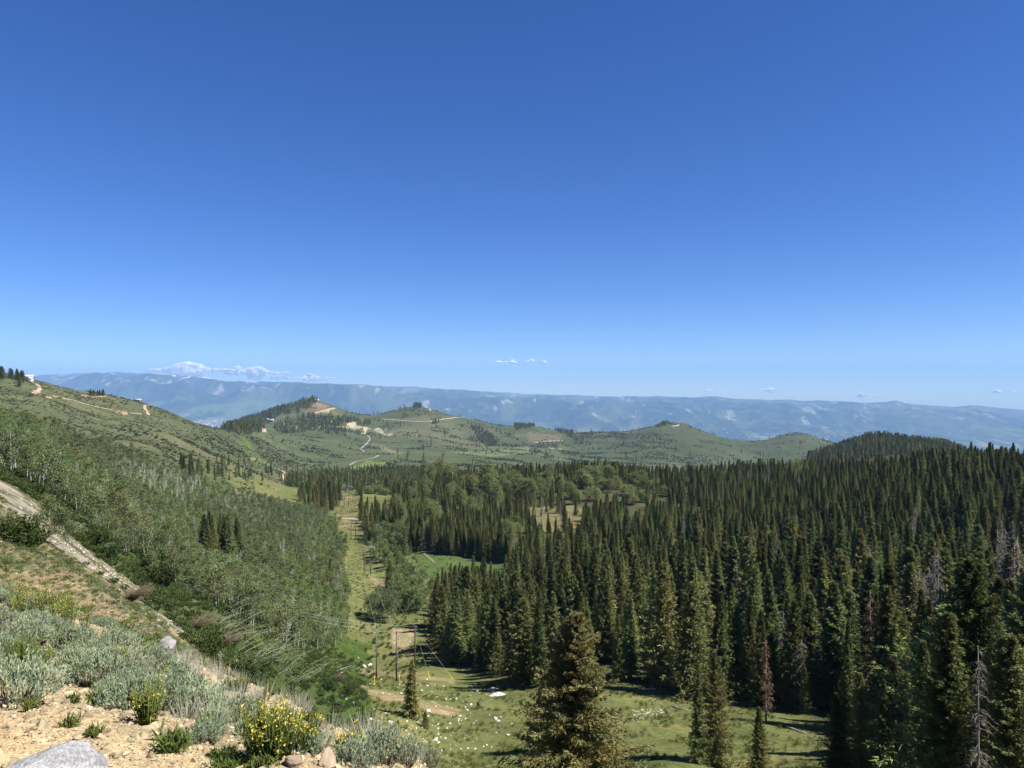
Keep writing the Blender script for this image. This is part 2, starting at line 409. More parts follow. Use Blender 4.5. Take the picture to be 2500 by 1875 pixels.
# per-vertex ground cover
UG = 1250 + F * TT[None, :] + 0 * YG
VG = 937.5 - F * ZG / YG
jn = fbm(XG / (YG * .012), LL[:, None] * 60 + 0 * XG, 5, 3)
jm = fbm(XG / (YG * .012) + 50, LL[:, None] * 60 + 0 * XG, 9, 3)
UJ = UG + jn * 14; VJ = VG + jm * 9
UK = UG + jn * 40; VK = VG + jm * 30
CG = np.zeros(ZG.shape + (3,))
n_big = fbm(XG / 60, YG / 60, 21, 4)[..., None]
n_huge = fbm(XG / 260, YG / 260, 33, 4)[..., None]
n_str = fbm(XG / 18, YG / 5, 35, 4)[..., None]
def C(*a): return np.array(a)
def mixc(mask, col):
    global CG
    m = np.clip(np.asarray(mask, float), 0, 1)[..., None]
    CG = CG * (1 - m) + col * m
dd = YG
# far hills: dry green slopes with browner and darker tracts
hill = C(.094, .112, .056) * (1 + .35 * n_big) + C(.055, .038, .026) * np.clip(n_huge, 0, 1) * 1.8
CG[:] = hill
mixc(1 - smooth(1000, 1300, dd), C(.105, .120, .060) * (1 + .35 * n_str) + C(.05, .03, .022) * np.clip(n_big, 0, 1) * 1.5)
# the valley and the corridor
grass = C(.150, .166, .062) * (1 + .28 * fbm(XG / 4, YG / 4, 41, 4)[..., None]) + C(.06, .035, .015) * smooth(.05, .4, fbm(XG / 7, YG / 3.5, 45, 4))[..., None]
mixc((UJ > 560) * (1 - smooth(620, 700, dd)), grass)
# under the trees
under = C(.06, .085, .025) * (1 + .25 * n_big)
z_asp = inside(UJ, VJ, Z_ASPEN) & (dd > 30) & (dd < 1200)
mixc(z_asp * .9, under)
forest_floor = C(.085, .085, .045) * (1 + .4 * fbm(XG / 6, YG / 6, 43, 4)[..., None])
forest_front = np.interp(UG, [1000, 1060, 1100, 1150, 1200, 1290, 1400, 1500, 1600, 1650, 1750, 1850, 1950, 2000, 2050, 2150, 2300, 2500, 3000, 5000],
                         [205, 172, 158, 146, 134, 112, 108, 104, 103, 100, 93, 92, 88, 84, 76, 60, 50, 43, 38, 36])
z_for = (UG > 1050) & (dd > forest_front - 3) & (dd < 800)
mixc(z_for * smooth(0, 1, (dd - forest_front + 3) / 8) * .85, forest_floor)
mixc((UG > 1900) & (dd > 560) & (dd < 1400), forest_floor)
# lush green below the bank
lush = C(.072, .098, .032) * (1 + .25 * fbm(XG / 2.2, YG / 2.2, 47, 4)[..., None])
mixc((dd > 36) & (dd < 75) & (UJ > 480) & (UJ < 930) , lush)
mixc((dd >= 75) & (dd < 190) & (UJ > 600) & (UJ < 905) , C(.075, .112, .03) * (1 + .2 * n_str))
for p, c, a in ((Z_MEADOW, C(.10, .15, .05), .9), (Z_CLEAR, C(.24, .215, .10), .8), (Z_CLEAR2, C(.17, .19, .07), .9), (Z_CLEAR3, C(.16, .19, .06), .9), (Z_CORR2, C(.17, .17, .07), .9)):
    mixc(inside(UJ, VJ, p) * (dd < 900) * (dd > 100) * a, c * (1 + .3 * n_str))
tanc = C(.36, .27, .155) * (1 + .2 * fbm(XG / 1.3, YG / 1.3, 51, 4)[..., None])
patchy = smooth(-.25, .25, fbm(XG / 3.0, YG / 3.0, 53, 4))
for p, a in ((Z_TAN1, .95), (Z_TAN2, .55), (Z_TAN3, .8), (Z_CORR1, .8), (Z_ROCKP, .9)):
    mixc(inside(UJ, VJ, p) * (dd > 60) * (dd < 400) * a * (.35 + .65 * patchy), tanc * (1.25 if p is Z_ROCKP else 1))
mixc(inside(UJ, VJ, Z_CORR2) * (dd > 300) * (dd < 700) * smooth(.1, .4, fbm(XG / 25, YG / 5, 57, 3)) * .7, tanc)
# bank: soil with little green plants, pale talus stripes
soil = C(.27, .205, .12) * (1 + .25 * fbm(XG / .9, YG / .9, 61, 4)[..., None])
z_soil = (inside(UJ, VJ, Z_SOIL) & (dd > 13) & (dd < 75)) | ((dd > 11) & (dd < 36) & (UG < 900))
mixc(z_soil, soil)
mixc(z_soil * smooth(.0, .35, fbm(XG / 2.0 + YG / 5, YG / 3.5, 63, 4)) * .75, C(.11, .135, .055))
talus = C(.38, .325, .255) * (1 + .3 * fbm(XG / .5, YG / .5, 65, 3)[..., None])
mixc(inside(UK, VK, Z_TALUS) * (dd > 25) * (dd < 110) * smooth(-.35, .3, fbm(XG / 3, YG / 3, 67, 4)) * .85, talus)
mixc(inside(UK, VK, Z_TALUS2) * (dd > 20) * (dd < 110) * smooth(-.3, .2, fbm(XG / 3, YG / 3, 67, 3)), talus * .85)
mixc(inside(UK, VK, Z_TALUS3) * (dd > 20) * (dd < 140), talus * .9)
# near gravel shoulder
grav = C(.45, .36, .215) * (1 + .22 * fbm(XG / .12, YG / .12, 71, 4)[..., None]) + C(.05, -.01, -.03) * fbm(XG / 1.2, YG / 1.2, 73, 3)[..., None]
mixc(1 - smooth(10.5, 14, dd + jn * 2), grav)
mixc((1 - smooth(10, 14, dd)) * smooth(.15, .4, fbm(XG / .55, YG / .55, 77, 4)) * .35, C(.15, .135, .075))
# rocky outcrops, bare patches and greener flats on the far hills
rocky = C(.40, .36, .29)
for p in (Z_ROCKY, Z_ROCKY2):
    mixc(inside(UJ, VJ, p) * (dd > 1400) * smooth(-.2, .2, fbm(XG / 9, YG / 14, 81, 3)), rocky)
for p, c, a in (
    ([(845, 1032), (865, 1030), (868, 1040), (850, 1042)], C(.5, .43, .3), .9),
    ([(835, 1040), (880, 1040), (905, 1048), (860, 1048)], C(.45, .37, .25), .8),
    ([(744, 985), (775, 982), (800, 992), (790, 998), (755, 992)], C(.30, .21, .14), .7),
    ([(735, 1000), (790, 995), (840, 1012), (770, 1012)], C(.21, .17, .10), .7),
    ([(760, 1010), (790, 1003), (818, 996), (800, 1006)], C(.42, .33, .21), .8),
    ([(714, 1040), (728, 1040), (724, 1048), (712, 1048)], C(.42, .34, .24), .8),
    ([(1285, 1055), (1375, 1060), (1370, 1080), (1290, 1078)], C(.19, .155, .105), .75),
    ([(1335, 1090), (1375, 1095), (1370, 1100), (1340, 1096)], C(.36, .29, .19), .8),
    ([(1110, 1105), (1290, 1092), (1310, 1105), (1200, 1115)], C(.16, .20, .09), .9),
    ([(855, 1140), (900, 1125), (945, 1130), (930, 1148), (870, 1150)], C(.15, .20, .065), .9),
    ([(905, 1085), (930, 1088), (960, 1100), (990, 1106), (975, 1112), (930, 1098)], C(.23, .21, .12), .7),
    ([(800, 1027), (835, 1020), (830, 1033), (800, 1034)], C(.13, .19, .05), .8),
    ([(80, 955), (98, 950), (98, 962), (130, 966), (128, 974), (95, 968), (75, 958)], C(.42, .32, .19), .85),
    ([(195, 964), (260, 965), (258, 970), (205, 970)], C(.36, .25, .16), .8),
    ([(270, 998), (318, 1006), (312, 1012), (272, 1005)], C(.38, .28, .16), .85),
    ([(368, 1012), (385, 1020), (375, 1024)], C(.30, .26, .11), .8),
    ([(383, 1112), (440, 1098), (425, 1106), (400, 1116)], C(.18, .20, .08), .9),
    ([(585, 1055), (598, 1055), (612, 1090), (625, 1130), (610, 1120), (598, 1085)], C(.11, .16, .045), .95),
    ([(612, 1118), (640, 1120), (660, 1140), (620, 1128)], C(.14, .18, .06), .9),
    ([(670, 1140), (700, 1150), (800, 1160), (780, 1166), (690, 1156)], C(.14, .18, .07), .9),
):
    mixc(inside(UJ * .5 + UG * .5, VJ * .4 + VG * .6, p) * (dd > 550) * a, c * (1 + .25 * n_str))
CG = np.clip(CG * .70, .008, .9)

# rows closer than 1.5 m and behind the camera: the gravel shoulder
TX = TT * 1.5
back = [(-30.0, .2), (-8.0, .1), (-3.0, .05), (0.0, .02), (.8, .0)]
XB = np.array([TX * (1 + abs(yb) / 1.2) for yb, _ in back]); YB = np.array([np.full(len(TT), yb) for yb, _ in back])
base_z = float(np.mean(ZG[0, 300:400]))
ZB = np.array([ZG[0] * (1 - min(1, .25 + k * .2)) + base_z * min(1, .25 + k * .2) for k in range(len(back) - 1, -1, -1)])
CB = np.repeat(C(.315, .25, .15)[None, None], len(back), 0) * np.ones((len(back), len(TT), 1))
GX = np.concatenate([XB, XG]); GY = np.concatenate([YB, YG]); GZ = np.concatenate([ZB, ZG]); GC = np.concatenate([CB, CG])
nr, nc = GX.shape
idx = np.arange(nr * nc).reshape(nr, nc)
quads = np.stack([idx[:-1, :-1], idx[:-1, 1:], idx[1:, 1:], idx[1:, :-1]], -1).reshape(-1, 4)
SPLIT = int(np.searchsorted(Y, 1260)) + len(back)

def ground_mat(name):
    m, nt, out = new_mat(name)
    N = nt.nodes.new; L = nt.links.new
    at = N("ShaderNodeAttribute"); at.attribute_name = "tint"
    ge = N("ShaderNodeNewGeometry")
    last = at.outputs["Color"]
    heights = []
    for scale, lo, hi, det in ((70.0, .55, 1.45, 3), (14.0, .75, 1.25, 4), (1.1, .78, 1.22, 5), (.16, .82, 1.18, 4)):
        no = N("ShaderNodeTexNoise"); no.inputs["Scale"].default_value = scale; no.inputs["Detail"].default_value = det
        no.inputs["Roughness"].default_value = .65
        L(ge.outputs["Position"], no.inputs["Vector"])
        mr = N("ShaderNodeMapRange"); mr.inputs["From Min"].default_value = .3; mr.inputs["From Max"].default_value = .7
        mr.inputs["To Min"].default_value = lo; mr.inputs["To Max"].default_value = hi
        L(no.outputs["Fac"], mr.inputs["Value"])
        mx = N("ShaderNodeMix"); mx.data_type = 'RGBA'; mx.blend_type = 'MULTIPLY'; mx.inputs["Factor"].default_value = 1
        L(last, mx.inputs["A"]); L(mr.outputs[0], mx.inputs["B"]); last = mx.outputs["Result"]
        heights.append((no, scale))
    b1 = N("ShaderNodeBump"); b1.inputs["Strength"].default_value = .5; b1.inputs["Distance"].default_value = .02
    L(heights[0][0].outputs["Fac"], b1.inputs["Height"])
    b2 = N("ShaderNodeBump"); b2.inputs["Strength"].default_value = .6; b2.inputs["Distance"].default_value = .35
    L(heights[2][0].outputs["Fac"], b2.inputs["Height"]); L(b1.outputs[0], b2.inputs["Normal"])
    b3 = N("ShaderNodeBump"); b3.inputs["Strength"].default_value = .5; b3.inputs["Distance"].default_value = 2.0
    L(heights[3][0].outputs["Fac"], b3.inputs["Height"]); L(b2.outputs[0], b3.inputs["Normal"])
    d = N("ShaderNodeBsdfDiffuse"); d.inputs["Roughness"].default_value = .6
    L(last, d.inputs["Color"]); L(b3.outputs[0], d.inputs["Normal"])
    L(d.outputs[0], out.inputs["Surface"])
    return m
M_GROUND = ground_mat("ground_cover")

def sheet(name, r0, r1):
    sub = idx[r0:r1]
    V = np.stack([GX[r0:r1], GY[r0:r1], GZ[r0:r1]], -1).reshape(-1, 3)
    k = np.arange((r1 - r0) * nc).reshape(r1 - r0, nc)
    Q = np.stack([k[:-1, :-1], k[:-1, 1:], k[1:, 1:], k[1:, :-1]], -1).reshape(-1, 4)
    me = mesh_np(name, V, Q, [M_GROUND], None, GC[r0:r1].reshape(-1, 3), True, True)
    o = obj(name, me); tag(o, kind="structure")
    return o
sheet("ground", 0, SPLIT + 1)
sheet("hills", SPLIT, nr)

# ------------------------------------------------------------------ far valley and mountains
SKY_U = [-900, -300, 100, 150, 200, 225, 250, 280, 350, 420, 470, 540, 600, 700, 800, 900, 1000, 1100, 1200, 1300, 1400, 1500, 1600, 1700, 1750, 1800, 1900, 2000, 2050, 2100, 2170, 2187, 2210, 2270, 2330, 2370, 2420, 2500, 2800, 3400]
SKY_V = [900, 915, 917, 914, 911, 906, 910, 909, 911, 915, 917, 927, 931, 933, 935, 940, 945, 951, 957, 962, 965, 968, 967, 970, 968, 974, 976, 979, 979, 983, 980, 978, 984, 989, 992, 990, 995, 1001, 1005, 1010]
tm = np.concatenate([np.linspace(-1, -.76, 60)[:-1], np.linspace(-.76, .76, 1400), np.linspace(.76, 1, 60)[1:]])
um = 1250 + F * tm
vsky = np.interp(um, SKY_U, SKY_V) - 2.6 * fbm(um / 40, um * 0, 90, 6)
d_ridge = 29000 / (1 + .143 * tm)
d_foot = np.interp(um, [0, 600, 1200, 1800, 2500], [19500, 18500, 16500, 16000, 16500])
zr = -(vsky - 937.5) / F * d_ridge
FLOOR = np.interp(um, [0, 700, 1300, 2000, 2500], [-1000, -1050, -1250, -1450, -1450])
rows = np.concatenate([np.linspace(0, 1, 90), 1 + np.linspace(0, 1, 260)[1:], 2 + np.linspace(0, 1, 25)[1:]])
xm = []; ym = []; zm = []; cm = []
for s in rows:
    if s <= 1:
        d = 5200 * (d_foot / 5200) ** s; e = np.zeros_like(d)
    elif s <= 2:
        k = s - 1; d = d_foot + (d_ridge - d_foot) * k; e = np.zeros_like(d) + k
    else:
        k = s - 2; d = d_ridge * (1 + .045 * k); e = np.ones_like(d)
    x = tm * d
    z = FLOOR + 0 * x
    n = fbm(x / 2600, d / 2600, 101, 5); rdg = 1 - np.abs(fbm(x / 3300, d / 3300, 111, 5)) * 2
    if s <= 1:
        z = FLOOR + 12 * n
        z = z - (1 - smooth(0, .15, s)) * 60
    elif s <= 2:
        prof = e ** 1.25
        z = FLOOR + (zr - FLOOR) * prof
        amp = np.sin(np.pi * np.clip(e, 0, 1)) ** .7
        z = z + amp * (rdg - .55) * .36 * (zr - FLOOR + 250) + amp * n * 70 + amp * 190 * (.5 - np.abs(fbm(x / 900, d / 1500, 115, 4)))
        # nearer blue foothills in front of the range
        for (uc, wd, ec, he, hh) in ((420, 230, .30, .09, 700), (830, 170, .36, .09, 620), (1000, 240, .46, .09, 420), (250, 180, .52, .10, 640), (640, 200, .55, .08, 500), (2330, 260, .42, .16, 240), (1800, 220, .52, .14, 200), (1450, 200, .45, .12, 220), (2080, 160, .66, .12, 200)):
            z = z + hh * np.exp(-((um - uc) / wd) ** 2 - ((e - ec) / he) ** 2) * (1 + .35 * n)
        lim = -(vsky + 1.5 - 937.5) / F * d      # the range itself stays the skyline
        z = np.where(e < .97, np.minimum(z, lim), z)
    else:
        z = zr - 700 * k
    xm.append(x); ym.append(d); zm.append(z)
    # cover: dark woods, paler scrub, fields and bare rock
    f1 = fbm(x / 900, d / 1800, 121, 5); f2 = fbm(x / 350, d / 900, 131, 4); f3 = fbm(x / 1400, d / 900, 141, 4)
    c = np.zeros((len(x), 3)) + C(.030, .045, .026)
    def mk(m, col): 
        global c
        m = np.clip(m, 0, 1)[:, None]; c = c * (1 - m) + C(*col) * m
    mk(smooth(-.05, .3, f1) * .7, (.085, .10, .055))
    mk(smooth(.2, .45, fbm(x / 260, d / 420, 171, 5)) * .5, (.13, .13, .08))
    if s <= 1.25:
        mk(smooth(.1, .3, f2) * (1 - smooth(1.0, 1.25, s)) * .8, (.22, .21, .11))
        mk(smooth(.25, .4, f3) * .6, (.11, .16, .06))
    if 1.3 < s <= 2:
        f4 = fbm(x / 420, d / 700, 161, 5)
        rk = smooth(.02, .22, f1 * .35 + f4 * .7) * smooth(.5, .85, e) * np.interp(um, [100, 200, 600, 1000, 1400], [.45, .95, .9, .4, .08])
        mk(rk, (.36, .32, .30))
        sn = smooth(.34, .42, f4 + .25 * f2) * smooth(.7, .9, e) * np.interp(um, [250, 320, 560, 640], [0, 1, 1, 0])
        mk(sn, (.85, .85, .85))
        mk(smooth(.38, .44, fbm(x / 240, d / 600, 151, 5)) * .55, (.34, .32, .26))
    cm.append(c)
xm, ym, zm, cm = map(np.array, (xm, ym, zm, cm))
k = np.arange(xm.size).reshape(xm.shape)
Q = np.stack([k[:-1, :-1], k[:-1, 1:], k[1:, 1:], k[1:, :-1]], -1).reshape(-1, 4)
def far_mat():
    m, nt, out = new_mat("far_land")
    at = nt.nodes.new("ShaderNodeAttribute"); at.attribute_name = "tint"
    d = nt.nodes.new("ShaderNodeBsdfDiffuse")
    nt.links.new(at.outputs["Color"], d.inputs["Color"]); nt.links.new(d.outputs[0], out.inputs["Surface"])
    return m
Vm = np.stack([xm, ym, zm], -1)
M_FAR = far_mat()
sp = 89
for nm, a, b in (("valley_floor", 0, sp + 1), ("mountains", sp, len(rows))):
    kk = np.arange((b - a) * len(tm)).reshape(b - a, len(tm))
    Q = np.stack([kk[:-1, :-1], kk[:-1, 1:], kk[1:, 1:], kk[1:, :-1]], -1).reshape(-1, 4)
    o = obj(nm, mesh_np(nm, Vm[a:b].reshape(-1, 3), Q, [M_FAR], None, cm[a:b].reshape(-1, 3), True, True))
    tag(o, kind="structure")

# ------------------------------------------------------------------ plant builders
TAU = 2 * np.pi
def tints(rng, n, lo=.72, hi=1.28, warm=.12):
    v = rng.uniform(lo, hi, n)[:, None]; w = rng.uniform(-warm, warm, n)[:, None]
    return v * np.concatenate([1 + w, 1 + 0 * w, 1 - w], 1)

def conifer(rng, Ht, Rad, nb, m, k, bl, bw, base=.05, shape=.85, droop=.35, whorls=11, tip_cones=0, trunk_r=None, sparse=0.0, lean=.0):
    """returns (trunk Geo, crown Geo, cones Geo or None)"""
    tr = Geo(); cr = Geo()
    bend = rng.normal(size=2) * Ht * .008
    zt = np.linspace(-.4, Ht, 9); q = np.clip(zt / Ht, 0, 1)
    r0 = trunk_r or Ht * .013 + .03
    tube(tr, np.stack([bend[0] * np.sin(q * 3), bend[1] * np.sin(q * 3.5), zt], 1), np.maximum(r0 * (1 - q) ** .9, .012), 7, (1, 1, 1))
    qb = base + (1 - base) * (1 - (1 - (np.arange(nb) + rng.uniform(0, 1, nb)) / nb) ** 1.0) * .985
    az = np.arange(nb) * 2.39996 + rng.uniform(-.5, .5, nb)
    rel = (qb - base) / (1 - base)
    lay = .80 + .22 * np.sin(rel * whorls * TAU + np.sin(az * 2 + rng.uniform(0, 6)) * .8)
    lob = .88 + .2 * np.sin(az * 3 + rel * 9 + rng.uniform(0, 6))
    Lb = Rad * np.maximum(1 - rel, .0) ** shape * lay * lob * rng.uniform(.55, 1.2, nb) + Rad * .03
    Lb *= np.clip(.55 + rel * 6, 0, 1)
    if sparse > 0: Lb *= np.where(rng.uniform(0, 1, nb) < sparse, .35, 1)
    s = (np.arange(m) + .5)[None, :] / m + rng.uniform(-.5, .5, (nb, m)) / m
    s = np.clip(s, .08, 1)
    up_a = (-.22 + .95 * rel)[:, None]
    out = np.stack([np.cos(az), np.sin(az)], 1)
    hor = Lb[:, None] * s
    ver = Lb[:, None] * (up_a * s - droop * s * (1 - s * .75))
    bx = bend[0] * np.sin(qb * 3); by = bend[1] * np.sin(qb * 3.5)
    P = np.stack([bx[:, None] + out[:, :1] * hor, by[:, None] + out[:, 1:] * hor, qb[:, None] * Ht + ver], -1)
    lat = np.stack([-out[:, 1], out[:, 0]], 1)
    P = np.repeat(P[:, :, None], k, 2); n3 = P.shape[:3]
    side = rng.uniform(-1, 1, n3)
    fl = rng.uniform(.5, 1, n3)
    Dv = np.zeros(n3 + (3,))
    Dv[..., :2] = out[:, None, None, :] * fl[..., None] * .9 + lat[:, None, None, :] * side[..., None]
    Dv[..., 2] = rng.uniform(-.75, .30, n3) + .5 * rel[:, None, None]
    spread = (Lb[:, None, None] * .30 * (1 - s[..., None] * .8)) * side * rng.uniform(.2, 1, n3)
    P = P + np.concatenate([lat[:, None, None, :] * spread[..., None], np.zeros(n3 + (1,))], -1)
    P[..., 2] += rng.uniform(-1, 1, n3) * bl * .3
    ln = bl * rng.uniform(.6, 1.35, n3) * (1 - .62 * rel)[:, None, None]
    n = P.size // 3
    tb = np.repeat(tints(rng, nb, .82, 1.2, .10), m * k, 0) * tints(rng, n, .75, 1.25, .10)
    blades(cr, P.reshape(-1, 3), Dv.reshape(-1, 3), ln.ravel(), bw * rng.uniform(.7, 1.3, n), rng, tb)
    # leader
    nl = max(10, nb // 10)
    zl = rng.uniform(.93, 1.0, nl) * Ht
    a2 = rng.uniform(0, TAU, nl)
    blades(cr, np.stack([np.cos(a2) * .02, np.sin(a2) * .02, zl], 1), np.stack([np.cos(a2), np.sin(a2), rng.uniform(.6, 1.8, nl)], 1), bl * .5, bw * .6, rng, tints(rng, nl))
    cones = None
    if tip_cones:
        cones = Geo()
        pick = rng.choice(nb, tip_cones, p=(lambda w: w / w.sum())(np.clip((rel - .35), 0, 1) * np.clip(1.02 - rel, 0, 1) ** .3))
        for b in pick:
            for _ in range(2):
                ss = rng.uniform(.55, 1.0)
                p = np.array([out[b, 0] * Lb[b] * ss, out[b, 1] * Lb[b] * ss, qb[b] * Ht + Lb[b] * ((-.22 + .95 * rel[b]) * ss - droop * ss * (1 - ss * .75))]) + rng.normal(size=3) * .05
                tube(cones, [p, p + [0, 0, -.02], p + [0, 0, -.055], p + [0, 0, -.085]], [.006, .016, .015, .004], 5, rng.uniform(.7, 1.2) * np.ones(3))
    return tr, cr, cones

def snag(rng, Ht, Rad, nb, twigs=6, needles=0):
    """dead conifer: bare trunk with drooping grey branches, some still carrying rusty needles"""
    tr = Geo(); br = Geo()
    q = np.linspace(0, 1, 8)
    tube(tr, np.stack([q * 0, q * 0, -.4 + q * (Ht + .4)], 1), np.maximum(.012 * Ht * (1 - q) + .02, .02), 6)
    for i in range(nb):
        qq = rng.uniform(.08, .98); a = rng.uniform(0, TAU)
        L = Rad * (1 - qq) ** .6 * rng.uniform(.5, 1.15) + .25
        o = np.array([math.cos(a), math.sin(a), 0])
        p0 = np.array([0, 0, qq * Ht]); p1 = p0 + o * L * .55 + [0, 0, -.12 * L]; p2 = p0 + o * L + [0, 0, -.45 * L]
        tube(br, [p0, p1, p2], [.035, .025, .01], 3)
        nt_ = twigs
        s = rng.uniform(.25, 1, nt_)[:, None]
        P = p0 + (p2 - p0) * s
        D = o + rng.normal(size=(nt_, 3)) * .7 + [0, 0, -.9]
        blades(br, P, D, rng.uniform(.2, .5, nt_), .045, rng, tints(rng, nt_, .8, 1.2, .03))
        if needles:
            nn = needles
            s = rng.uniform(.15, 1, nn)[:, None]
            P = p0 + (p2 - p0) * s + rng.normal(size=(nn, 3)) * .08
            blades(br, P, o * .6 + rng.normal(size=(nn, 3)) * .7 + [0, 0, -.6], rng.uniform(.25, .5, nn), .14, rng, tints(rng, nn, .7, 1.3, .08), 1)
    return tr, br

def aspen(rng, Ht, Rad, nclump, nleaf, ls, trunks=1, crown0=.32, lean=.06, curve=0.0, bare=0):
    tr = Geo(); cr = Geo()
    for k in range(trunks):
        ln = rng.normal(size=2) * lean
        off = rng.normal(size=2) * (.25 if trunks > 1 else 0)
        q = np.linspace(0, 1, 7)
        h = Ht * rng.uniform(.85, 1.02)
        w = np.sin(q * 3 + rng.uniform(0, 6)) * .05
        X = off[0] + ln[0] * h * q + w + curve * (1 - q) ** 3 * .6; Yv = off[1] + ln[1] * h * q + w * .5
        tube(tr, np.stack([X, Yv, -.3 + q * (h + .3)], 1), np.maximum(.0105 * h * (1 - q * .85), .012), 6)
        nbr = 8 + bare
        for b in range(nbr):
            t = rng.uniform(.35, .95); a = rng.uniform(0, TAU)
            p0 = np.array([np.interp(t, q, X), np.interp(t, q, Yv), t * h])
            L = Rad * rng.uniform(.4, .95) * (1.15 - t * .6)
            tube(tr, [p0, p0 + np.array([math.cos(a) * .6, math.sin(a) * .6, .55]) * L * .6, p0 + np.array([math.cos(a), math.sin(a), 1.0]) * L], [.02, .014, .006], 3)
    for c in range(nclump):
        q = crown0 + (1 - crown0) * rng.uniform(0, 1) ** .85
        rr = Rad * math.sin(math.pi * min(.97, max(.12, (q - crown0) / (1 - crown0) * .82 + .16))) ** .7
        a = rng.uniform(0, TAU); r = rr * math.sqrt(rng.uniform(0.02, 1))
        cc = np.array([math.cos(a) * r, math.sin(a) * r, q * Ht])
        sz = Rad * rng.uniform(.22, .42)
        P = cc + rng.normal(size=(nleaf, 3)) * sz * [.75, .75, .55]
        t = rng.uniform(.82, 1.2) * tints(rng, nleaf, .75, 1.25, .1)
        blades(cr, P, rng.normal(size=(nleaf, 3)) + [0, 0, -.25], ls * rng.uniform(.7, 1.3, nleaf), ls * .8, rng, t, quad=True)
    return tr, cr

def bush(rng, rad, ht, nleaf, ls, lw, nst=40, up=.7, tone=(.75, 1.25), quad=True):
    """low shrub: leafy stems rising from one base"""
    g = Geo()
    a = rng.uniform(0, TAU, nst); tilt = rng.uniform(0, 1, nst) ** .7
    d = norm(np.stack([np.cos(a) * tilt * rad, np.sin(a) * tilt * rad, ht * (1 - .35 * tilt ** 2)], 1))
    L = np.sqrt((tilt * rad) ** 2 + ht ** 2) * rng.uniform(.65, 1.08, nst)
    per = max(1, nleaf // nst)
    s = rng.uniform(.3, 1, (nst, per))
    P = d[:, None] * (L[:, None] * s)[..., None] + np.stack([np.cos(a) * .12 * rad, np.sin(a) * .12 * rad, 0 * a], 1)[:, None] + rng.normal(size=(nst, per, 3)) * rad * .05
    D = d[:, None] * up + rng.normal(size=(nst, per, 3)) * .45
    n = nst * per
    t = np.repeat(tints(rng, nst, .85, 1.15, .05), per, 0) * tints(rng, n, tone[0], tone[1], .06)
    blades(g, P.reshape(-1, 3), D.reshape(-1, 3), ls * rng.uniform(.6, 1.3, n), lw * rng.uniform(.8, 1.2, n), rng, t, quad=quad)
    return g

def twiggy(rng, rad, ht, nst, sweep=(0, 0)):
    """dormant shrub of bare stems"""
    g = Geo()
    for i in range(nst):
        a = rng.uniform(0, TAU); t = rng.uniform(0, 1)
        tip = np.array([math.cos(a) * t * rad + sweep[0], math.sin(a) * t * rad + sweep[1], ht * rng.uniform(.55, 1)])
        b = np.array([math.cos(a) * .15 * rad, math.sin(a) * .15 * rad, -.05])
        mid = (b + tip) * .5 + [0, 0, ht * .15]
        tube(g, [b, mid, tip], [.018, .012, .004], 3, rng.uniform(.75, 1.25) * np.ones(3))
        for _ in range(3):
            s = rng.uniform(.4, .95); p = b + (tip - b) * s + [0, 0, ht * .1]
            blades(g, p[None], (tip - b)[None] / ht + rng.normal(size=(1, 3)) * .5, rng.uniform(.2, .5), .02, rng, np.ones((1, 3)))
    return g

def hull_rock(rng, size, npts=16, squash=.7, fine=0):
    bm = bmesh.new()
    P = norm(rng.normal(size=(npts, 3))) * rng.uniform(.75, 1.0, (npts, 1)) * [1, .8, squash]
    for p in P: bm.verts.new(p * size)
    bmesh.ops.convex_hull(bm, input=list(bm.verts))
    bmesh.ops.delete(bm, geom=[v for v in bm.verts if not v.link_faces], context='VERTS')
    bmesh.ops.bevel(bm, geom=list(bm.edges), offset=size * .05, segments=1, affect='EDGES')
    bmesh.ops.triangulate(bm, faces=list(bm.faces))
    if fine:
        bmesh.ops.subdivide_edges(bm, edges=list(bm.edges), cuts=fine, use_grid_fill=True)
        sd_ = int(rng.integers(1000))
        co = np.array([v.co[:] for v in bm.verts]) / size
        d = .07 * fbm(co[:, 0] * 3 + co[:, 2] * 2, co[:, 1] * 3 - co[:, 2] * 2.5, sd_, 4) + .04 * vnoise(co[:, 2] * 9 + co[:, 0], co[:, 1] * 2, sd_ + 5)
        for v, k in zip(bm.verts, d): v.co *= 1 + k
    me = bpy.data.meshes.new("rock"); bm.to_mesh(me); bm.free()
    return me

# ------------------------------------------------------------------ plant materials
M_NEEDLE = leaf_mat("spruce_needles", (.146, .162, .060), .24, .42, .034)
M_NEEDLE_BIG = leaf_mat("spruce_needles_yellowish", (.19, .178, .070), .18, .05, .005)  # paler, yellower needle colour, used for the nearest spruce alone
M_BARK = noisy_mat("conifer_bark", (.10, .075, .055), (.20, .16, .125), 6, .9, .3, stretch=(3, 3, .5))
M_CONE = noisy_mat("spruce_cone", (.16, .085, .04), (.28, .16, .075), 40, .8, 0)
M_DEAD = leaf_mat("dead_branches", (.19, .165, .148), 0, .25, .01)
M_DEADTRUNK = noisy_mat("dead_trunk", (.16, .14, .125), (.27, .25, .23), 5, .9, .2, stretch=(3, 3, .5))
M_RUST = leaf_mat("rusty_needles", (.13, .062, .035), 0, .25, .02)
M_ASPENLEAF = leaf_mat("aspen_leaves", (.145, .170, .072), .34, .28, .022)
M_ASPENFRESH = leaf_mat("fresh_aspen_leaves", (.160, .208, .074), .34, .25, .02)
M_ASPENLIGHT = leaf_mat("light_broad_leaves", (.185, .212, .08), .30, .15, .015)
M_ASPENBARK = noisy_mat("aspen_bark", (.34, .33, .28), (.56, .54, .48), 9, .8, .1, stretch=(1, 1, .6))
M_BRUSH = leaf_mat("brush_leaves", (.058, .083, .028), .2, .28, .025)
M_SCRUB = leaf_mat("scrub_leaves", (.088, .100, .052), .1, .25, .02)
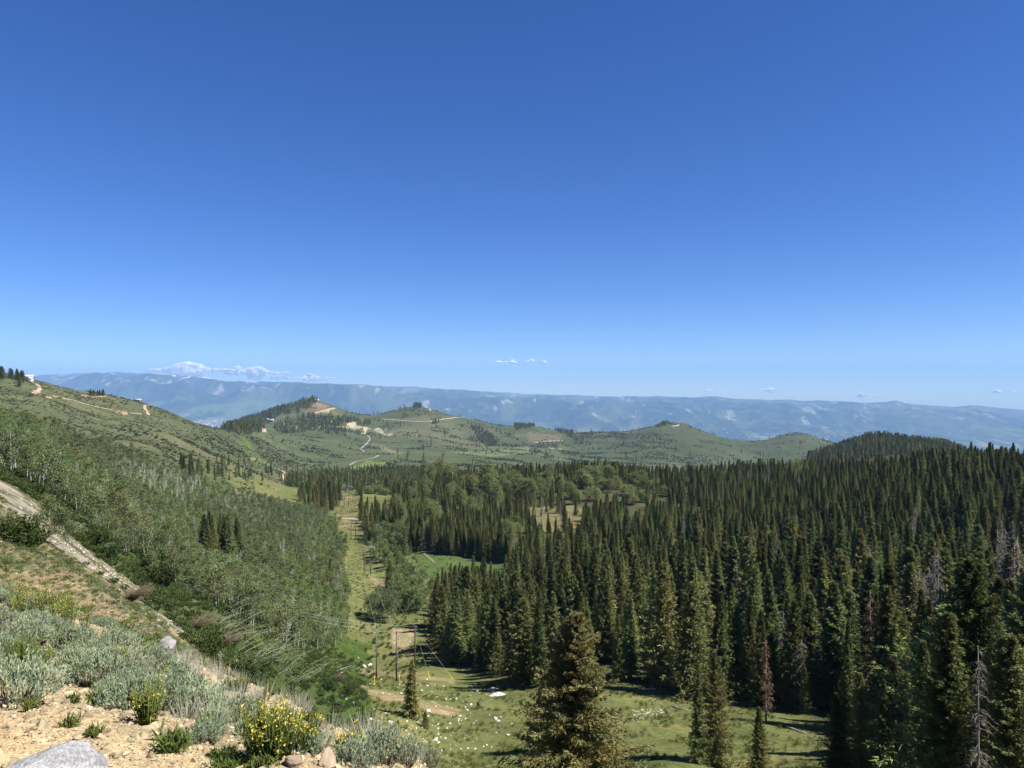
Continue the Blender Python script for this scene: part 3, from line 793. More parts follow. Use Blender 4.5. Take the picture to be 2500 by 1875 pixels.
M_HILLBRUSH = leaf_mat("hill_brush_leaves", (.066, .086, .042), .15, .25, .02)
M_SAGE = leaf_mat("sage_leaves", (.265, .315, .19), .15, .18, .02)
M_HERB = leaf_mat("herb_leaves", (.15, .17, .105), .1, .25, .03)
M_SAGESTEM = noisy_mat("sage_stems", (.12, .09, .06), (.22, .17, .12), 20, .9, 0)
M_WEED = leaf_mat("weed_leaves", (.115, .145, .038), .25, .2, .02)
M_YELLOW = leaf_mat("yellow_blossom", (.47, .41, .075), .15, .1, .01)
M_LUPINE = leaf_mat("blue_blossom", (.05, .05, .33), .1, .1, .01)
M_TWIG = leaf_mat("dormant_twigs", (.17, .135, .09), 0, .12, .004)
M_STALK = noisy_mat("pale_stalks", (.30, .285, .21), (.46, .45, .35), 4, .8, 0)
M_WHITEROCK = noisy_mat("white_rock", (.42, .40, .355), (.62, .60, .56), 5, .85, .35, var=.12)
M_TANROCK = noisy_mat("tan_rock", (.22, .17, .115), (.38, .29, .20), 9, .85, .4, c3=(.44, .33, .23), var=.2)
M_PEBBLE = noisy_mat("pebbles", (.20, .16, .098), (.46, .38, .235), 14, .85, .2, var=.38)

# ------------------------------------------------------------------ stuff: many instances inside one object
def make_stuff(name, pts, scl, rz, meshes, label, cat, tilt=None, slant=None):
    cl = bpy.data.collections.new(name + "_kinds")
    for i, me in enumerate(meshes):
        cl.objects.link(bpy.data.objects.new(f"{name}_kind_{i:02d}", me))
    pts = np.asarray(pts, np.float32)
    me = bpy.data.meshes.new(name)
    me.vertices.add(len(pts)); me.vertices.foreach_set("co", pts.ravel())
    a = me.attributes.new("sc", 'FLOAT', 'POINT'); a.data.foreach_set("value", np.asarray(scl, np.float32))
    rot = np.zeros((len(pts), 3), np.float32); rot[:, 2] = rz
    if tilt is not None: rot[:, :2] = tilt
    a = me.attributes.new("rot", 'FLOAT_VECTOR', 'POINT'); a.data.foreach_set("vector", rot.ravel())
    o = obj(name, me); tag(o, label, cat, None, "stuff")
    ng = bpy.data.node_groups.new(name, 'GeometryNodeTree')
    ng.interface.new_socket('Geometry', in_out='INPUT', socket_type='NodeSocketGeometry')
    ng.interface.new_socket('Geometry', in_out='OUTPUT', socket_type='NodeSocketGeometry')
    N = ng.nodes.new; L = ng.links.new
    gi = N('NodeGroupInput'); go = N('NodeGroupOutput'); ip = N('GeometryNodeInstanceOnPoints'); ci = N('GeometryNodeCollectionInfo')
    ci.inputs[0].default_value = cl; ci.inputs[1].default_value = True; ci.inputs[2].default_value = True
    na = N('GeometryNodeInputNamedAttribute'); na.data_type = 'FLOAT'; na.inputs[0].default_value = "sc"
    nr_ = N('GeometryNodeInputNamedAttribute'); nr_.data_type = 'FLOAT_VECTOR'; nr_.inputs[0].default_value = "rot"
    L(gi.outputs[0], ip.inputs['Points']); L(ci.outputs[0], ip.inputs['Instance']); ip.inputs['Pick Instance'].default_value = True
    L(nr_.outputs[0], ip.inputs['Rotation']); L(na.outputs[0], ip.inputs['Scale'])
    L(ip.outputs[0], go.inputs[0])
    md = o.modifiers.new("spread", 'NODES'); md.node_group = ng
    return o

def scatter(rng, d0, d1, u0, u1, density):
    """random points on the ground, density per square metre; returns x, y, z, u, v"""
    t0, t1 = (u0 - 1250) / F, (u1 - 1250) / F
    n = int(density * (t1 - t0) * (d1 ** 2 - d0 ** 2) / 2)
    y = np.sqrt(rng.uniform(d0 ** 2, d1 ** 2, n)); x = rng.uniform(t0, t1, n) * y
    z = H(x, y); u, v = uv_of(x, y, z)
    return x, y, z, u, v

def thin(x, y, r):
    """drop points closer than r to an earlier one (grid based)"""
    keep = np.zeros(len(x), bool); seen = {}
    r = np.broadcast_to(r, x.shape)
    for i in range(len(x)):
        cx, cy = int(x[i] // 4), int(y[i] // 4); ok = True; n = int(r[i] // 4) + 1
        for a in range(cx - n, cx + n + 1):
            for b in range(cy - n, cy + n + 1):
                for j in seen.get((a, b), ()):
                    if (x[i] - x[j]) ** 2 + (y[i] - y[j]) ** 2 < r[i] ** 2: ok = False; break
                if not ok: break
            if not ok: break
        if ok: keep[i] = True; seen.setdefault((cx, cy), []).append(i)
    return keep

# ------------------------------------------------------------------ prototype meshes
rg = np.random.default_rng(11)
def conifer_meshes(n, mats, name, **kw):
    out = []
    for i in range(n):
        k = dict(kw); k["Rad"] = kw["Rad"] * rg.uniform(.75, 1.65); k["base"] = rg.uniform(.03, .12); k["shape"] = rg.uniform(.7, 1.12)
        k["whorls"] = rg.uniform(8, 14); k["droop"] = rg.uniform(.25, .5)
        tr, cr, _ = conifer(rg, **k)
        out.append((tr, cr))
    return out
def joined(pairs, name, mats):
    res = []
    for tr, cr in pairs:
        g = Geo(); g.merge(tr, 0); g.merge(cr, 1); res.append(g.mesh(name, mats))
    return res
P_MID = conifer_meshes(10, None, "spruce", Ht=16, Rad=3.0, nb=420, m=6, k=4, bl=.62, bw=.19)
P_LOW = conifer_meshes(7, None, "spruce", Ht=16, Rad=3.1, nb=220, m=5, k=3, bl=.8, bw=.30)
P_TINY = conifer_meshes(4, None, "spruce", Ht=16, Rad=3.0, nb=90, m=3, k=2, bl=1.6, bw=.75)
P_HI = conifer_meshes(5, None, "spruce", Ht=16, Rad=4.3, nb=430, m=13, k=6, bl=.42, bw=.11)
MID = [(t.mesh("trunk", [M_BARK], True), c.mesh("crown", [M_NEEDLE])) for t, c in P_MID]
HI = [(t.mesh("trunk", [M_BARK], True), c.mesh("crown", [M_NEEDLE])) for t, c in P_HI]
LOWJ = joined(P_LOW, "spruce", [M_BARK, M_NEEDLE])
MIDJ = joined(P_MID, "spruce", [M_BARK, M_NEEDLE])
TINYJ = joined(P_TINY, "spruce", [M_BARK, M_NEEDLE])
P_ASP = [aspen(rg, 7.5, 1.6, 30, 44, .25, 1 + (i % 3 == 0), rg.uniform(.16, .36)) for i in range(7)]
P_ASPL = [aspen(rg, 7.5, 1.75, 20, 26, .40, 1, rg.uniform(.15, .36)) for i in range(5)]
P_BARE = [aspen(rg, 8, 1.6, 5, 5, .3, 2, .45, .06, 0, 22) for i in range(4)]
ASP = [(t.mesh("trunk", [M_ASPENBARK], True), c.mesh("crown", [M_ASPENLEAF])) for t, c in P_ASP]
BARE = [(t.mesh("trunk", [M_ASPENBARK], True), c.mesh("crown", [M_ASPENLEAF])) for t, c in P_BARE]
ASPLJ = joined(P_ASPL, "aspen", [M_ASPENBARK, M_ASPENLEAF])
ASPFJ = joined(P_ASPL, "aspen", [M_ASPENBARK, M_ASPENFRESH])
BAREJ = joined(P_BARE, "aspen", [M_ASPENBARK, M_ASPENLEAF])
P_LIGHT = [aspen(rg, 12, 3.2, 44, 70, .40, 2, .16, .05) for i in range(3)]
LIGHT = [(t.mesh("trunk", [M_ASPENBARK], True), c.mesh("crown", [M_ASPENLIGHT])) for t, c in P_LIGHT]
P_SNAG = [snag(rg, 14, 1.5, 110, 7) for _ in range(4)]
P_RUST = [snag(rg, 14, 1.4, 120, 4, 9) for _ in range(3)]
SNAG = [(t.mesh("trunk", [M_DEADTRUNK], True), c.mesh("branches", [M_DEAD])) for t, c in P_SNAG]
RUST = [(t.mesh("trunk", [M_DEADTRUNK], True), c.mesh("branches", [M_DEAD, M_RUST])) for t, c in P_RUST]
SNAGJ = joined(P_SNAG[:2], "snag", [M_DEADTRUNK, M_DEAD])
BRUSHM = [bush(rg, 1.6, 2.3, 240, .55, .42, 36).mesh("brush", [M_HILLBRUSH]) for _ in range(4)]
SCRUBM = [bush(rg, .9, .7, 200, .26, .15, 30).mesh('scrub', [M_SCRUB]) for _ in range(3)]
UNDERM = [bush(rg, .75, .75, 260, .20, .11, 36).mesh("undergrowth", [M_BRUSH]) for _ in range(4)]

UNDERM2 = [bush(rg, .75, .5, 200, .20, .09, 36).mesh('undergrowth', [M_WEED]) for _ in range(3)]
def plant(name, pair, pos, rz, s, label, cat, group, part2="crown", tilt=(0, 0)):
    e = empty(name, pos, rz, s, tilt)
    tag(e, label, cat, group)
    obj("trunk", pair[0], e); obj(part2, pair[1], e)
    return e

# ------------------------------------------------------------------ conifers
LIGHT_AT = ((1150, 1180, 22), (1215, 1205, 20), (1330, 1165, 20), (1365, 1178, 18), (1130, 1205, 18), (1100, 1195, 16), (1395, 1205, 18), (1450, 1205, 20), (1510, 1180, 18), (1600, 1185, 16), (1620, 1205, 14), (1160, 1230, 18), (1010, 1220, 16), (975, 1215, 14), (1240, 1160, 20), (1680, 1175, 12), (1040, 1180, 18), (1195, 1165, 34), (1180, 1190, 28), (1270, 1185, 26), (1300, 1190, 22), (1060, 1240, 26), (1050, 1228, 18), (985, 1245, 14), (950, 1270, 12), (1420, 1172, 24), (1440, 1165, 30), (1470, 1160, 24), (1480, 1186, 22), (1555, 1176, 26), (1570, 1168, 18), (1540, 1230, 20), (1562, 1226, 16), (1530, 1200, 18), (1240, 1285, 22), (1260, 1280, 18), (1945, 1130, 16), (1950, 1140, 14), (1230, 1180, 20), (1100, 1140, 20), (1080, 1130, 24), (1050, 1145, 18), (900, 1205, 18), (920, 1200, 16), (940, 1215, 12), (1330, 1185, 20), (1395, 1190, 16), (1665, 1148, 12), (1770, 1160, 10), (1130, 1165, 14), (1010, 1190, 12), (1345, 1150, 14), (2210, 1105, 14), (2230, 1108, 16), (2190, 1108, 14), (2300, 1085, 16), (2275, 1080, 14), (2330, 1095, 12))
def light_d(cu, cv):
    if cu > 2150: return 1090.0
    if cu < 970: return 540.0
    return float(np.interp(cv, [1100, 1140, 1165, 1190, 1240, 1290], [660, 520, 470, 420, 360, 310]))
rg = np.random.default_rng(23)
trees = []                                   # x, y, z, height, zone
def put(u, d, hgt, zone, v=None):
    if v is not None:
        p = ground_at(u, v, d); trees.append((p.x, p.y, p.z, hgt, zone)); return
    x = (u - 1250) / F * d; trees.append((x, d, h1(x, d), hgt, zone))

x, y, z, u, v = scatter(rg, 40, 620, 870, 2720, .16)
front = np.interp(u, [1000, 1060, 1100, 1150, 1200, 1290, 1400, 1500, 1600, 1650, 1750, 1850, 1950, 2000, 2050, 2150, 2300, 2500, 3000],
                  [205, 172, 158, 146, 134, 114, 110, 106, 105, 101, 94, 93, 90, 86, 78, 66, 58, 56, 50])
uj = u + 20 * fbm(x / 8, y / 16, 207, 3) * (y > 330)
ok = (y > front) & (uj > np.interp(y, [100, 175, 230, 231, 303, 304, 345, 346, 700, 820], [1050, 1062, 1066, 1232, 1236, 985, 1000, 886, 880, 860]))
ok &= ~(inside(u, v, Z_MEADOW) & (y < 320) & (y > 215))
cl = (inside(u, v, Z_CLEAR) & (y > 250) & (y < 420)) | (inside(u, v, Z_CLEAR2) & (y < 600)) | (inside(u, v, Z_CLEAR3) & (y < 600))
ok &= ~(cl & (rg.uniform(0, 1, len(x)) < .93))
# gaps in the stand
ok &= fbm(x / 14, y / 14, 201, 3) > -.42
ok &= (y < 560) | ((u > 1925) & (u < 2390)) | ((u < 1500) & (rg.uniform(0, 1, len(x)) < .5))
x, y, z, u = x[ok], y[ok], z[ok], u[ok]
k_ = thin(x, y, np.where(y < 200, 2.6, 2.9) * rg.uniform(.8, 1.25, len(x)))
x, y, z, u = x[k_], y[k_], z[k_], u[k_]
hh = rg.uniform(7.5, 17.5, len(x)) * np.where(u > 2230, 1.0, np.interp(y, [200, 330], [1, .80])) * (1 + .12 * fbm(x / 30, y / 30, 203, 2))
young = rg.uniform(0, 1, len(x)) < .22
hh = np.where(young, hh * rg.uniform(.35, .7, len(x)), hh)
hh = np.where((u > 1900) & (y > 560), hh * .85, hh)
# open groves of light green trees and the pale clearing break the spruce cover
vt = 937.5 - F * (z + hh) / y
drop = np.zeros(len(x), bool)
for cu, cv, r in LIGHT_AT:
    if cu > 2150: continue
    dg = light_d(cu, cv)
    drop |= (np.abs(u - cu) < r * .85) & (vt < cv + r * .35) & (y < dg + 8) & (y > dg * .75)
drop |= (u > 1262) & (u < 1425) & (vt < 1275) & (y < 345) & (y > 255) & (rg.uniform(0, 1, len(x)) < .66)
x, y, z, hh = x[~drop], y[~drop], z[~drop], hh[~drop]
for a in zip(x, y, z, hh):
    trees.append((*a, "forest"))
for uu in np.arange(1000, 1248, 6.5):
    put(uu + rg.uniform(-2, 2), 200, rg.uniform(8, 14), 'meadow_edge', 1341 + (uu - 1000) * .13 - rg.uniform(0, 5))
# stands beside the pole corridor and along the valley
for poly, d0, d1, den, h0, h1_ in (
    ([(728, 1208), (818, 1190), (830, 1225), (816, 1252), (770, 1246), (730, 1228)], 420, 640, .04, 7, 16),
    ([(700, 1172), (830, 1163), (1000, 1150), (1080, 1125), (1080, 1192), (880, 1196), (825, 1192), (700, 1190)], 560, 1100, .022, 9, 15)):
    us = [p[0] for p in poly]
    x, y, z, u, v = scatter(rg, d0, d1, min(us), max(us), den)
    ok = inside(u, v, poly); k_ = thin(x[ok], y[ok], 3.0)
    for a in zip(x[ok][k_], y[ok][k_], z[ok][k_]): trees.append((*a, rg.uniform(h0, h1_), "valley"))
x, y, z, u, v = scatter(rg, 950, 1330, 1972, 2410, .05)
k_ = thin(x, y, 4.3)
for a in zip(x[k_], y[k_], z[k_]): trees.append((*a, rg.uniform(9, 16), "knoll"))
# dark cluster among the aspens of the slope
for i in range(24):
    uu = rg.uniform(487, 582); put(uu, 150, rg.uniform(11, 15), "cluster", 1352 + rg.uniform(0, 24) + (6 if uu > 550 else 0))
for uu, vv, hgt in ((652, 1322, 7.0), (646, 1326, 4.5), (660, 1326, 4), (534, 1398, 6), (570, 1398, 6.5), (724, 1372, 3.2), (777, 1383, 3.6), (805, 1396, 5), (687, 1402, 4.5), (951, 1436, 9), (958, 1438, 7), (945, 1432, 6), (1080, 1440, 7), (1068, 1452, 6), (1108, 1448, 6), (1190, 1455, 6)):
    put(uu, 120, hgt, "slope", vv)
for i in range(70):                           # scattered over the brushy slope far off
    uu = rg.uniform(440, 720); put(uu, 420, rg.uniform(5, 11), "far", rg.uniform(1128, 1178))
for uu, vv, hgt in ((688, 1175, 10), (695, 1176, 9), (740, 1158, 13), (786, 1160, 15), (804, 1161, 17), (818, 1162, 14), (822, 1162, 15), (770, 1160, 9), (650, 1155, 12), (661, 1154, 14), (655, 1156, 8)):
    put(uu, 500, hgt, "far", vv)
# trees on the left skyline ridge
for uu, vv, hgt in ((2, 926, 14), (6, 920, 12), (25, 924, 12), (30, 925, 11), (41, 928, 13), (44, 929, 10), (52, 931, 12), (56, 930, 12), (47, 944, 12)):
    put(uu, 600, hgt, "ridge", vv)
for uu in (221, 229, 238, 243, 249, 252): put(uu, 600, rg.uniform(6, 9), "ridge", 966)
trees = np.array([(a, b, c, d, 0) for a, b, c, d, _ in trees]), [t[4] for t in trees]
TA, TZ = trees
order = np.argsort(TA[:, 1] / TA[:, 3])
uT = 1250 + F * TA[:, 0] / TA[:, 1]; vT = 937.5 - F * (TA[:, 2] + TA[:, 3]) / TA[:, 1]
N_IND = 262
LABELS = {
    "forest_near": ("tall dark green spruce in the front rows of the forest beside the grassy clearing", "spruces in the front rows of the forest"),
    "forest_right": ("narrow dark spruce in the close stand on the lower right of the forest", "spruces of the lower right stand"),
    "forest_mid": ("slender dark spruce packed among others deeper inside the forest", "spruces deeper inside the forest"),
    "forest_west": ("dark spruce at the western forest edge beside the pole corridor and round meadow", "spruces along the corridor edge of the forest"),
    "cluster": ("dark spruce in the tight clump standing among the aspens of the slope", "spruces clumped among the slope aspens"),
}
pick = []
far_pts = {"low": [], "tiny": []}
chosen = set()
for i in order:
    if len(chosen) >= N_IND: break
    if -60 < uT[i] < 2560 and vT[i] < 1890 and TZ[i] in ("forest", "cluster"): chosen.add(i)
rest = []
for i in range(len(TA)):
    xx, yy, zz, hgt, _ = TA[i]
    if i in chosen:
        uu = uT[i]
        if TZ[i] == "cluster": key = "cluster"
        elif uu > 1990 and yy < 150: key = "forest_right"
        elif yy < np.interp(uu, [1050, 1200, 1500, 2000], [180, 145, 117, 100]): key = "forest_near" if uu > 1180 else "forest_west"
        elif uu < 1180: key = "forest_west"
        else: key = "forest_mid"
        lb, gr = LABELS[key]
        bank = HI if yy < 62 else MID
        w = rg.uniform(.8, 1.3) * (1.35 if rg.uniform() < .22 else 1)
        plant("spruce_tree", bank[rg.integers(len(bank))], (xx, yy, zz - .1), rg.uniform(0, TAU), (hgt / 16 * w, hgt / 16 * w, hgt / 16), lb, "tree", gr)
    elif TZ[i] == "slope":
        lb = "small dark spruce standing alone among the aspens on the green slope" if uT[i] < 900 else "small dark spruce beside the pale meadow and pole corridor"
        plant("spruce_tree", MID[rg.integers(len(MID))], (xx, yy, zz - .1), rg.uniform(0, TAU), hgt / 16 * 1.15, lb, "tree", "lone spruces on the slope" if uT[i] < 900 else "small spruces beside the meadow")
    elif TZ[i] == "ridge":
        lb = "dark spruce on the skyline of the left ridge beside the red building" if uT[i] < 100 else "tiny dark tree in the row on the bare ridge crest"
        plant("spruce_tree", MID[rg.integers(len(MID))], (xx, yy, zz - .1), rg.uniform(0, TAU), (hgt / 16 * 1.9, hgt / 16 * 1.9, hgt / 16), lb, "tree", "spruces beside the ridge building" if uT[i] < 100 else "row of trees on the ridge crest")
    else:
        rest.append(i)
rest = np.array(rest)
near = rest[TA[rest, 1] < 270]; mid_ = rest[(TA[rest, 1] >= 270) & (TA[rest, 1] < 560)]; farr = rest[TA[rest, 1] >= 560]
for nm, ii, ms, lb in (("spruce_forest", near, MIDJ, "dense dark spruce forest covering the bench beyond the clearing"), ("upper_spruce_forest", mid_, MIDJ, "dark spruce forest running up to the tree line on the skyline"), ("distant_spruce_forest", farr, TINYJ, "dark spruce woods on the knoll and valley bottom")):
    make_stuff(nm, TA[ii, :3] - [0, 0, .1], TA[ii, 3] / 16, rg.uniform(0, TAU, len(ii)), ms, lb, "forest", rg.normal(size=(len(ii), 2)) * .035)

# single conifers the photograph shows by themselves in front
def lone(u, d, top_v, bank, label, wide=1.0, i=None, name="spruce_tree", part2="crown", group=None):
    xx = (u - 1250) / F * d; zz = h1(xx, d)
    hgt = -(top_v - 937.5) / F * d - zz
    s = hgt / (14 if bank in (SNAG, RUST) else 16)
    return plant(name, bank[rg.integers(len(bank)) if i is None else i], (xx, d, zz - .1), rg.uniform(0, TAU), (s * wide, s * wide, s), label, "dead tree" if bank in (SNAG, RUST) else "tree", group, part2)
tr, cr, cn = conifer(rg, 8.2, 4.3, 560, 18, 11, .20, .062, .02, .85, .22, 6.5, 230, .12, .12)
HH = 30.0; xx = (1405 - 1250) / F * HH; zz = h1(xx, HH)
hero_h = -(1497 - 937.5) / F * HH - zz
e = empty("spruce_tree", (xx, HH, zz - .05), .6, hero_h / 8.2)
tag(e, "bushy sunlit spruce hung with brown cones, nearest tree, in the bottom middle", "tree")
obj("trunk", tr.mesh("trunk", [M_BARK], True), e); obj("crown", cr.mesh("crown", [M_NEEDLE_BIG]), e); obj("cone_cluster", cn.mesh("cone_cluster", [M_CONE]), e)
lone(1006, 84, 1608, MID, "narrow dark spruce standing alone on the boulder strewn green below the poles", 1.45, 0)
lone(1325, 77, 1660, MID, "small dark spruce half hidden behind the sunlit cone covered spruce", 1.4, 1)
lone(1706, 66, 1640, HI, "shorter dark spruce of the close pair on the grassy clearing", .85, 0)
lone(1744, 66.5, 1588, HI, "taller dark spruce of the close pair on the grassy clearing", .75, 1)
lone(1853, 64, 1722, HI, "small pointed spruce with its foot out of view on the grassy clearing", 1.0, 2)
lone(2042, 62, 1688, HI, "short full spruce at the lower edge right of the shaded grass", 1.1, 3)
lone(2100, 61, 1640, HI, "slim spruce beside the short full spruce at the lower edge", .8, 4)
lone(2158, 58, 1655, HI, "pointed spruce just left of the large drooping spruce", .85, 0)
lone(2255, 52, 1560, HI, "dark spruce leaning on the left flank of the large drooping spruce", .9, 3)
lone(2375, 45, 1360, HI, "tallest large drooping spruce in the lower right corner", 1.05, 1)
lone(2312, 43, 1490, HI, "large drooping spruce left of the grey snag in the lower right corner", 1.15, 2)
lone(2462, 40, 1545, HI, "broad spruce at the right edge behind the grey snag", 1.2, 4)
lone(2520, 60, 1370, HI, "tall spruce cut off by the right edge", 1.0, 3)
lone(905, 79, 1735, MID, "stunted little spruce on the edge of the gravel bank", 2.0, 2)   # beside the lone spruce
lone(887, 71, 1720, MID, "young dark spruce left of the lone narrow spruce", 2.0, 3)
lone(972, 80, 1755, MID, "bushy spruce seedling among white boulders left of the lone spruce", 2.6, 4)
lone(1038, 82, 1735, MID, "tiny spruce seedling right of the lone narrow spruce", 1.6, 5)
lone(1168, 100, 1710, MID, "squat young spruce on the grass below the snow patch", 2.2, 6)

# dead trees
lone(2388, 37, 1572, SNAG, "bare grey snag in front of the large drooping spruces", .9, 0, "dead_spruce", "branches")
lone(1957, 90, 1560, SNAG, "thick grey dead spruce with drooping twigs at the edge of the shaded grass", 1.7, 1, "dead_spruce", "branches")
lone(1912, 96, 1490, SNAG, "thin grey dead spruce left of the thick grey one", 1.0, 2, "dead_spruce", "branches")
lone(2124, 93, 1440, RUST, "tall rusty brown dead spruce standing straight among green ones", 1.1, 0, "dead_spruce", "branches")
lone(2010, 104, 1490, RUST, "pinkish rusty dead spruce beside thin grey snags", 1.2, 1, "dead_spruce", "branches")
lone(1546, 120, 1500, RUST, "rusty dead spruce above the light brush pile in the front rows", 1.3, 2, "dead_spruce", "branches")
lone(1530, 122, 1520, SNAG, "grey dead spruce touching the rusty one in the front rows", 1.2, 3, "dead_spruce", "branches")
lone(1870, 84, 1560, RUST, "half dead reddish spruce near the small pointed spruce", 1.0, 1, "dead_spruce", "branches")
for k, (uu, dd_, tv, bk) in enumerate(((1492, 135, 1420, RUST), (1505, 140, 1400, SNAG), (1625, 130, 1405, SNAG), (1695, 112, 1470, SNAG), (1882, 170, 1320, RUST), (1896, 175, 1300, SNAG), (1868, 165, 1340, SNAG),
        (2245, 105, 1390, SNAG), (2256, 104, 1400, SNAG), (2268, 107, 1380, SNAG), (2282, 108, 1350, SNAG), (2290, 106, 1340, SNAG), (2080, 110, 1440, SNAG), (2060, 108, 1500, SNAG), (2140, 160, 1370, SNAG), (2435, 110, 1290, SNAG), (2445, 108, 1300, SNAG), (2455, 112, 1290, SNAG),
        (2484, 95, 1310, SNAG), (2476, 98, 1330, RUST), (2400, 150, 1300, SNAG), (2230, 190, 1260, SNAG), (1980, 210, 1290, SNAG), (1760, 190, 1320, SNAG), (1950, 125, 1450, SNAG), (1930, 118, 1470, RUST))):
    lone(uu, dd_, tv, bk, "grey dead spruce rising between the green spruces of the forest" if bk is SNAG else "reddish brown dying spruce between green spruces of the forest", rg.uniform(.8, 1.3), None, "dead_spruce", "branches",
         "grey dead spruces inside the forest" if bk is SNAG else "reddish dying spruces inside the forest")
for k in range(46):
    uu = rg.uniform(1260, 2480); dd_ = rg.uniform(150, 430); xx = (uu - 1250) / F * dd_; hgt = rg.uniform(9, 15)
    plant("dead_spruce", SNAG[k % 4], (xx, dd_, h1(xx, dd_)), rg.uniform(0, TAU), (hgt / 14 * 1.1, hgt / 14 * 1.1, hgt / 14), "grey dead spruce rising between the green spruces of the forest", "dead tree", "grey dead spruces inside the forest", "branches")
for k in range(12):
    uu = rg.uniform(1003, 1045); p = ground_at(uu, rg.uniform(1335, 1346), 200); hgt = rg.uniform(9, 13)
    plant("dead_spruce", SNAG[k % 4], p, rg.uniform(0, TAU), hgt / 14, "pale dead spruce in the grey group left of the round meadow", "dead tree", "pale dead spruces left of the round meadow", "branches")

# light green broadleaf trees inside the forest: crown centre and half width as the photo shows them
for k, (cu, cv, r) in enumerate(LIGHT_AT):
    d_guess = light_d(cu, cv); _ = float(np.interp(cv, [1100, 1140, 1165, 1190, 1240, 1290], [660, 520, 470, 420, 360, 310]))
    xx = (cu - 1250) / F * d_guess; zz = h1(xx, d_guess)
    top = -(cv - r - 937.5) / F * d_guess
    hgt = max(6.0, top - zz); wd = r / F * d_guess / 3.0
    for m_ in range(3 if r > 13 else 2):
        ox = rg.uniform(-.6, .6) * r / F * d_guess; oy = rg.uniform(-6, 6); f_ = rg.uniform(.72, 1.02)
        plant("broadleaf_tree", LIGHT[(k + m_) % 3], (xx + ox, d_guess + oy, h1(xx + ox, d_guess + oy)), rg.uniform(0, TAU), (wd * rg.uniform(.45, .7), wd * rg.uniform(.45, .7), hgt / 12 * f_), "light green rounded broadleaf tree between dark spruces of the forest", "tree", "light green trees between the spruces", tilt=tuple(rg.normal(size=2) * .05))

# ------------------------------------------------------------------ aspens on the slope
rg = np.random.default_rng(31)
x, y, z, u, v = scatter(rg, 55, 900, -350, 870, .24)
ok = inside(u + 26 * fbm(x / 9, y / 14, 307, 3), v, Z_ASPEN) & ~((inside(u, v, [(470, 1335), (595, 1335), (604, 1404), (490, 1408)])) & (y > 150))
ok &= (v < 1560) | (u > 690)
ok &= ~(inside(u, v, [(640, 1330), (720, 1355), (820, 1400), (800, 1425), (700, 1395), (640, 1352)]) & (rg.uniform(0, 1, len(x)) < .8))
ok &= (y > 110) | (u > 300) | (rg.uniform(0, 1, len(x)) < .6)
x, y, z, u, v = (a[ok] for a in (x, y, z, u, v))
k_ = thin(x, y, np.where(y < 250, 1.75, 2.3) * rg.uniform(.75, 1.3, len(x)))
x, y, z, u, v = (a[k_] for a in (x, y, z, u, v))
hgt = rg.uniform(3.2, 6.2, len(x)) * (1 + .25 * fbm(x / 25, y / 25, 301, 2))
edge = (v < np.interp(u, [0, 60, 130, 200, 300, 400], [1050, 1065, 1095, 1115, 1135, 1165]))
hgt = np.where(edge, hgt * 1.25, hgt)
hgt = np.where((u > 620) & (y < 200), hgt * 1.15, hgt)
patch_b = smooth(.0, .3, fbm(x / 28, y / 28, 303, 3)) * inside(u, v, [(300, 1110), (420, 1140), (640, 1190), (640, 1300), (520, 1300), (380, 1250), (250, 1200)])
is_bare = (rg.uniform(0, 1, len(x)) < .10 + .6 * patch_b) & ~edge
sz = hgt / y
ordr = np.argsort(-sz)
inview = (u > -20) & (u < 2520)
ind = [i for i in ordr if inview[i] and not is_bare[i]][:225]
indb = [i for i in ordr if inview[i] and is_bare[i]][:50]
mask = np.ones(len(x), bool); mask[ind] = False; mask[indb] = False
for i in ind:
    if u[i] > 560: lb, gr = "slim white stemmed aspen at the foot of the dark lower grove", "aspens of the lower grove"
    elif y[i] < 120: lb, gr = "small leafy aspen just above the pale talus stripe", "aspens above the talus stripe"
    else: lb, gr = "slim young aspen in the thicket on the middle of the slope", "aspens of the slope thicket"
    plant("aspen_tree", ASP[rg.integers(len(ASP))], (x[i], y[i], z[i]), rg.uniform(0, TAU), hgt[i] / 7.5 * np.array([1.1, 1.1, 1]), lb, "tree", gr, tilt=tuple(rg.normal(size=2) * .07))
for i in indb:
    plant("aspen_tree", BARE[rg.integers(len(BARE))], (x[i], y[i], z[i]), rg.uniform(0, TAU), hgt[i] / 8, "bare whitish aspen with hardly any leaves in the slope thicket", "tree", "bare aspens of the slope", tilt=tuple(rg.normal(size=2) * .12))
jj = np.where(mask & ~is_bare)[0]; kb = np.where(mask & is_bare)[0]
fr = fbm(x[jj] / 45 + 3, y[jj] / 60, 311, 3) + rg.uniform(-.12, .12, len(jj)) > .02
for nm_, sel, ms_, lb_ in (("aspen_thicket", jj[~fr], ASPLJ, "thick grey green young aspen wood covering the left mountainside"), ("fresh_aspen_thicket", jj[fr], ASPFJ, "patches of fresher green young aspens on the left mountainside")):
    make_stuff(nm_, np.stack([x, y, z], 1)[sel], hgt[sel] / 7.5, rg.uniform(0, TAU, len(sel)), ms_, lb_, "aspens", rg.normal(size=(len(sel), 2)) * .06)
make_stuff("bare_aspens", np.stack([x, y, z], 1)[kb], hgt[kb] / 8, rg.uniform(0, TAU, len(kb)), BAREJ, "grey bare aspens in bands across the mountainside", "aspens", rg.normal(size=(len(kb), 2)) * .12)
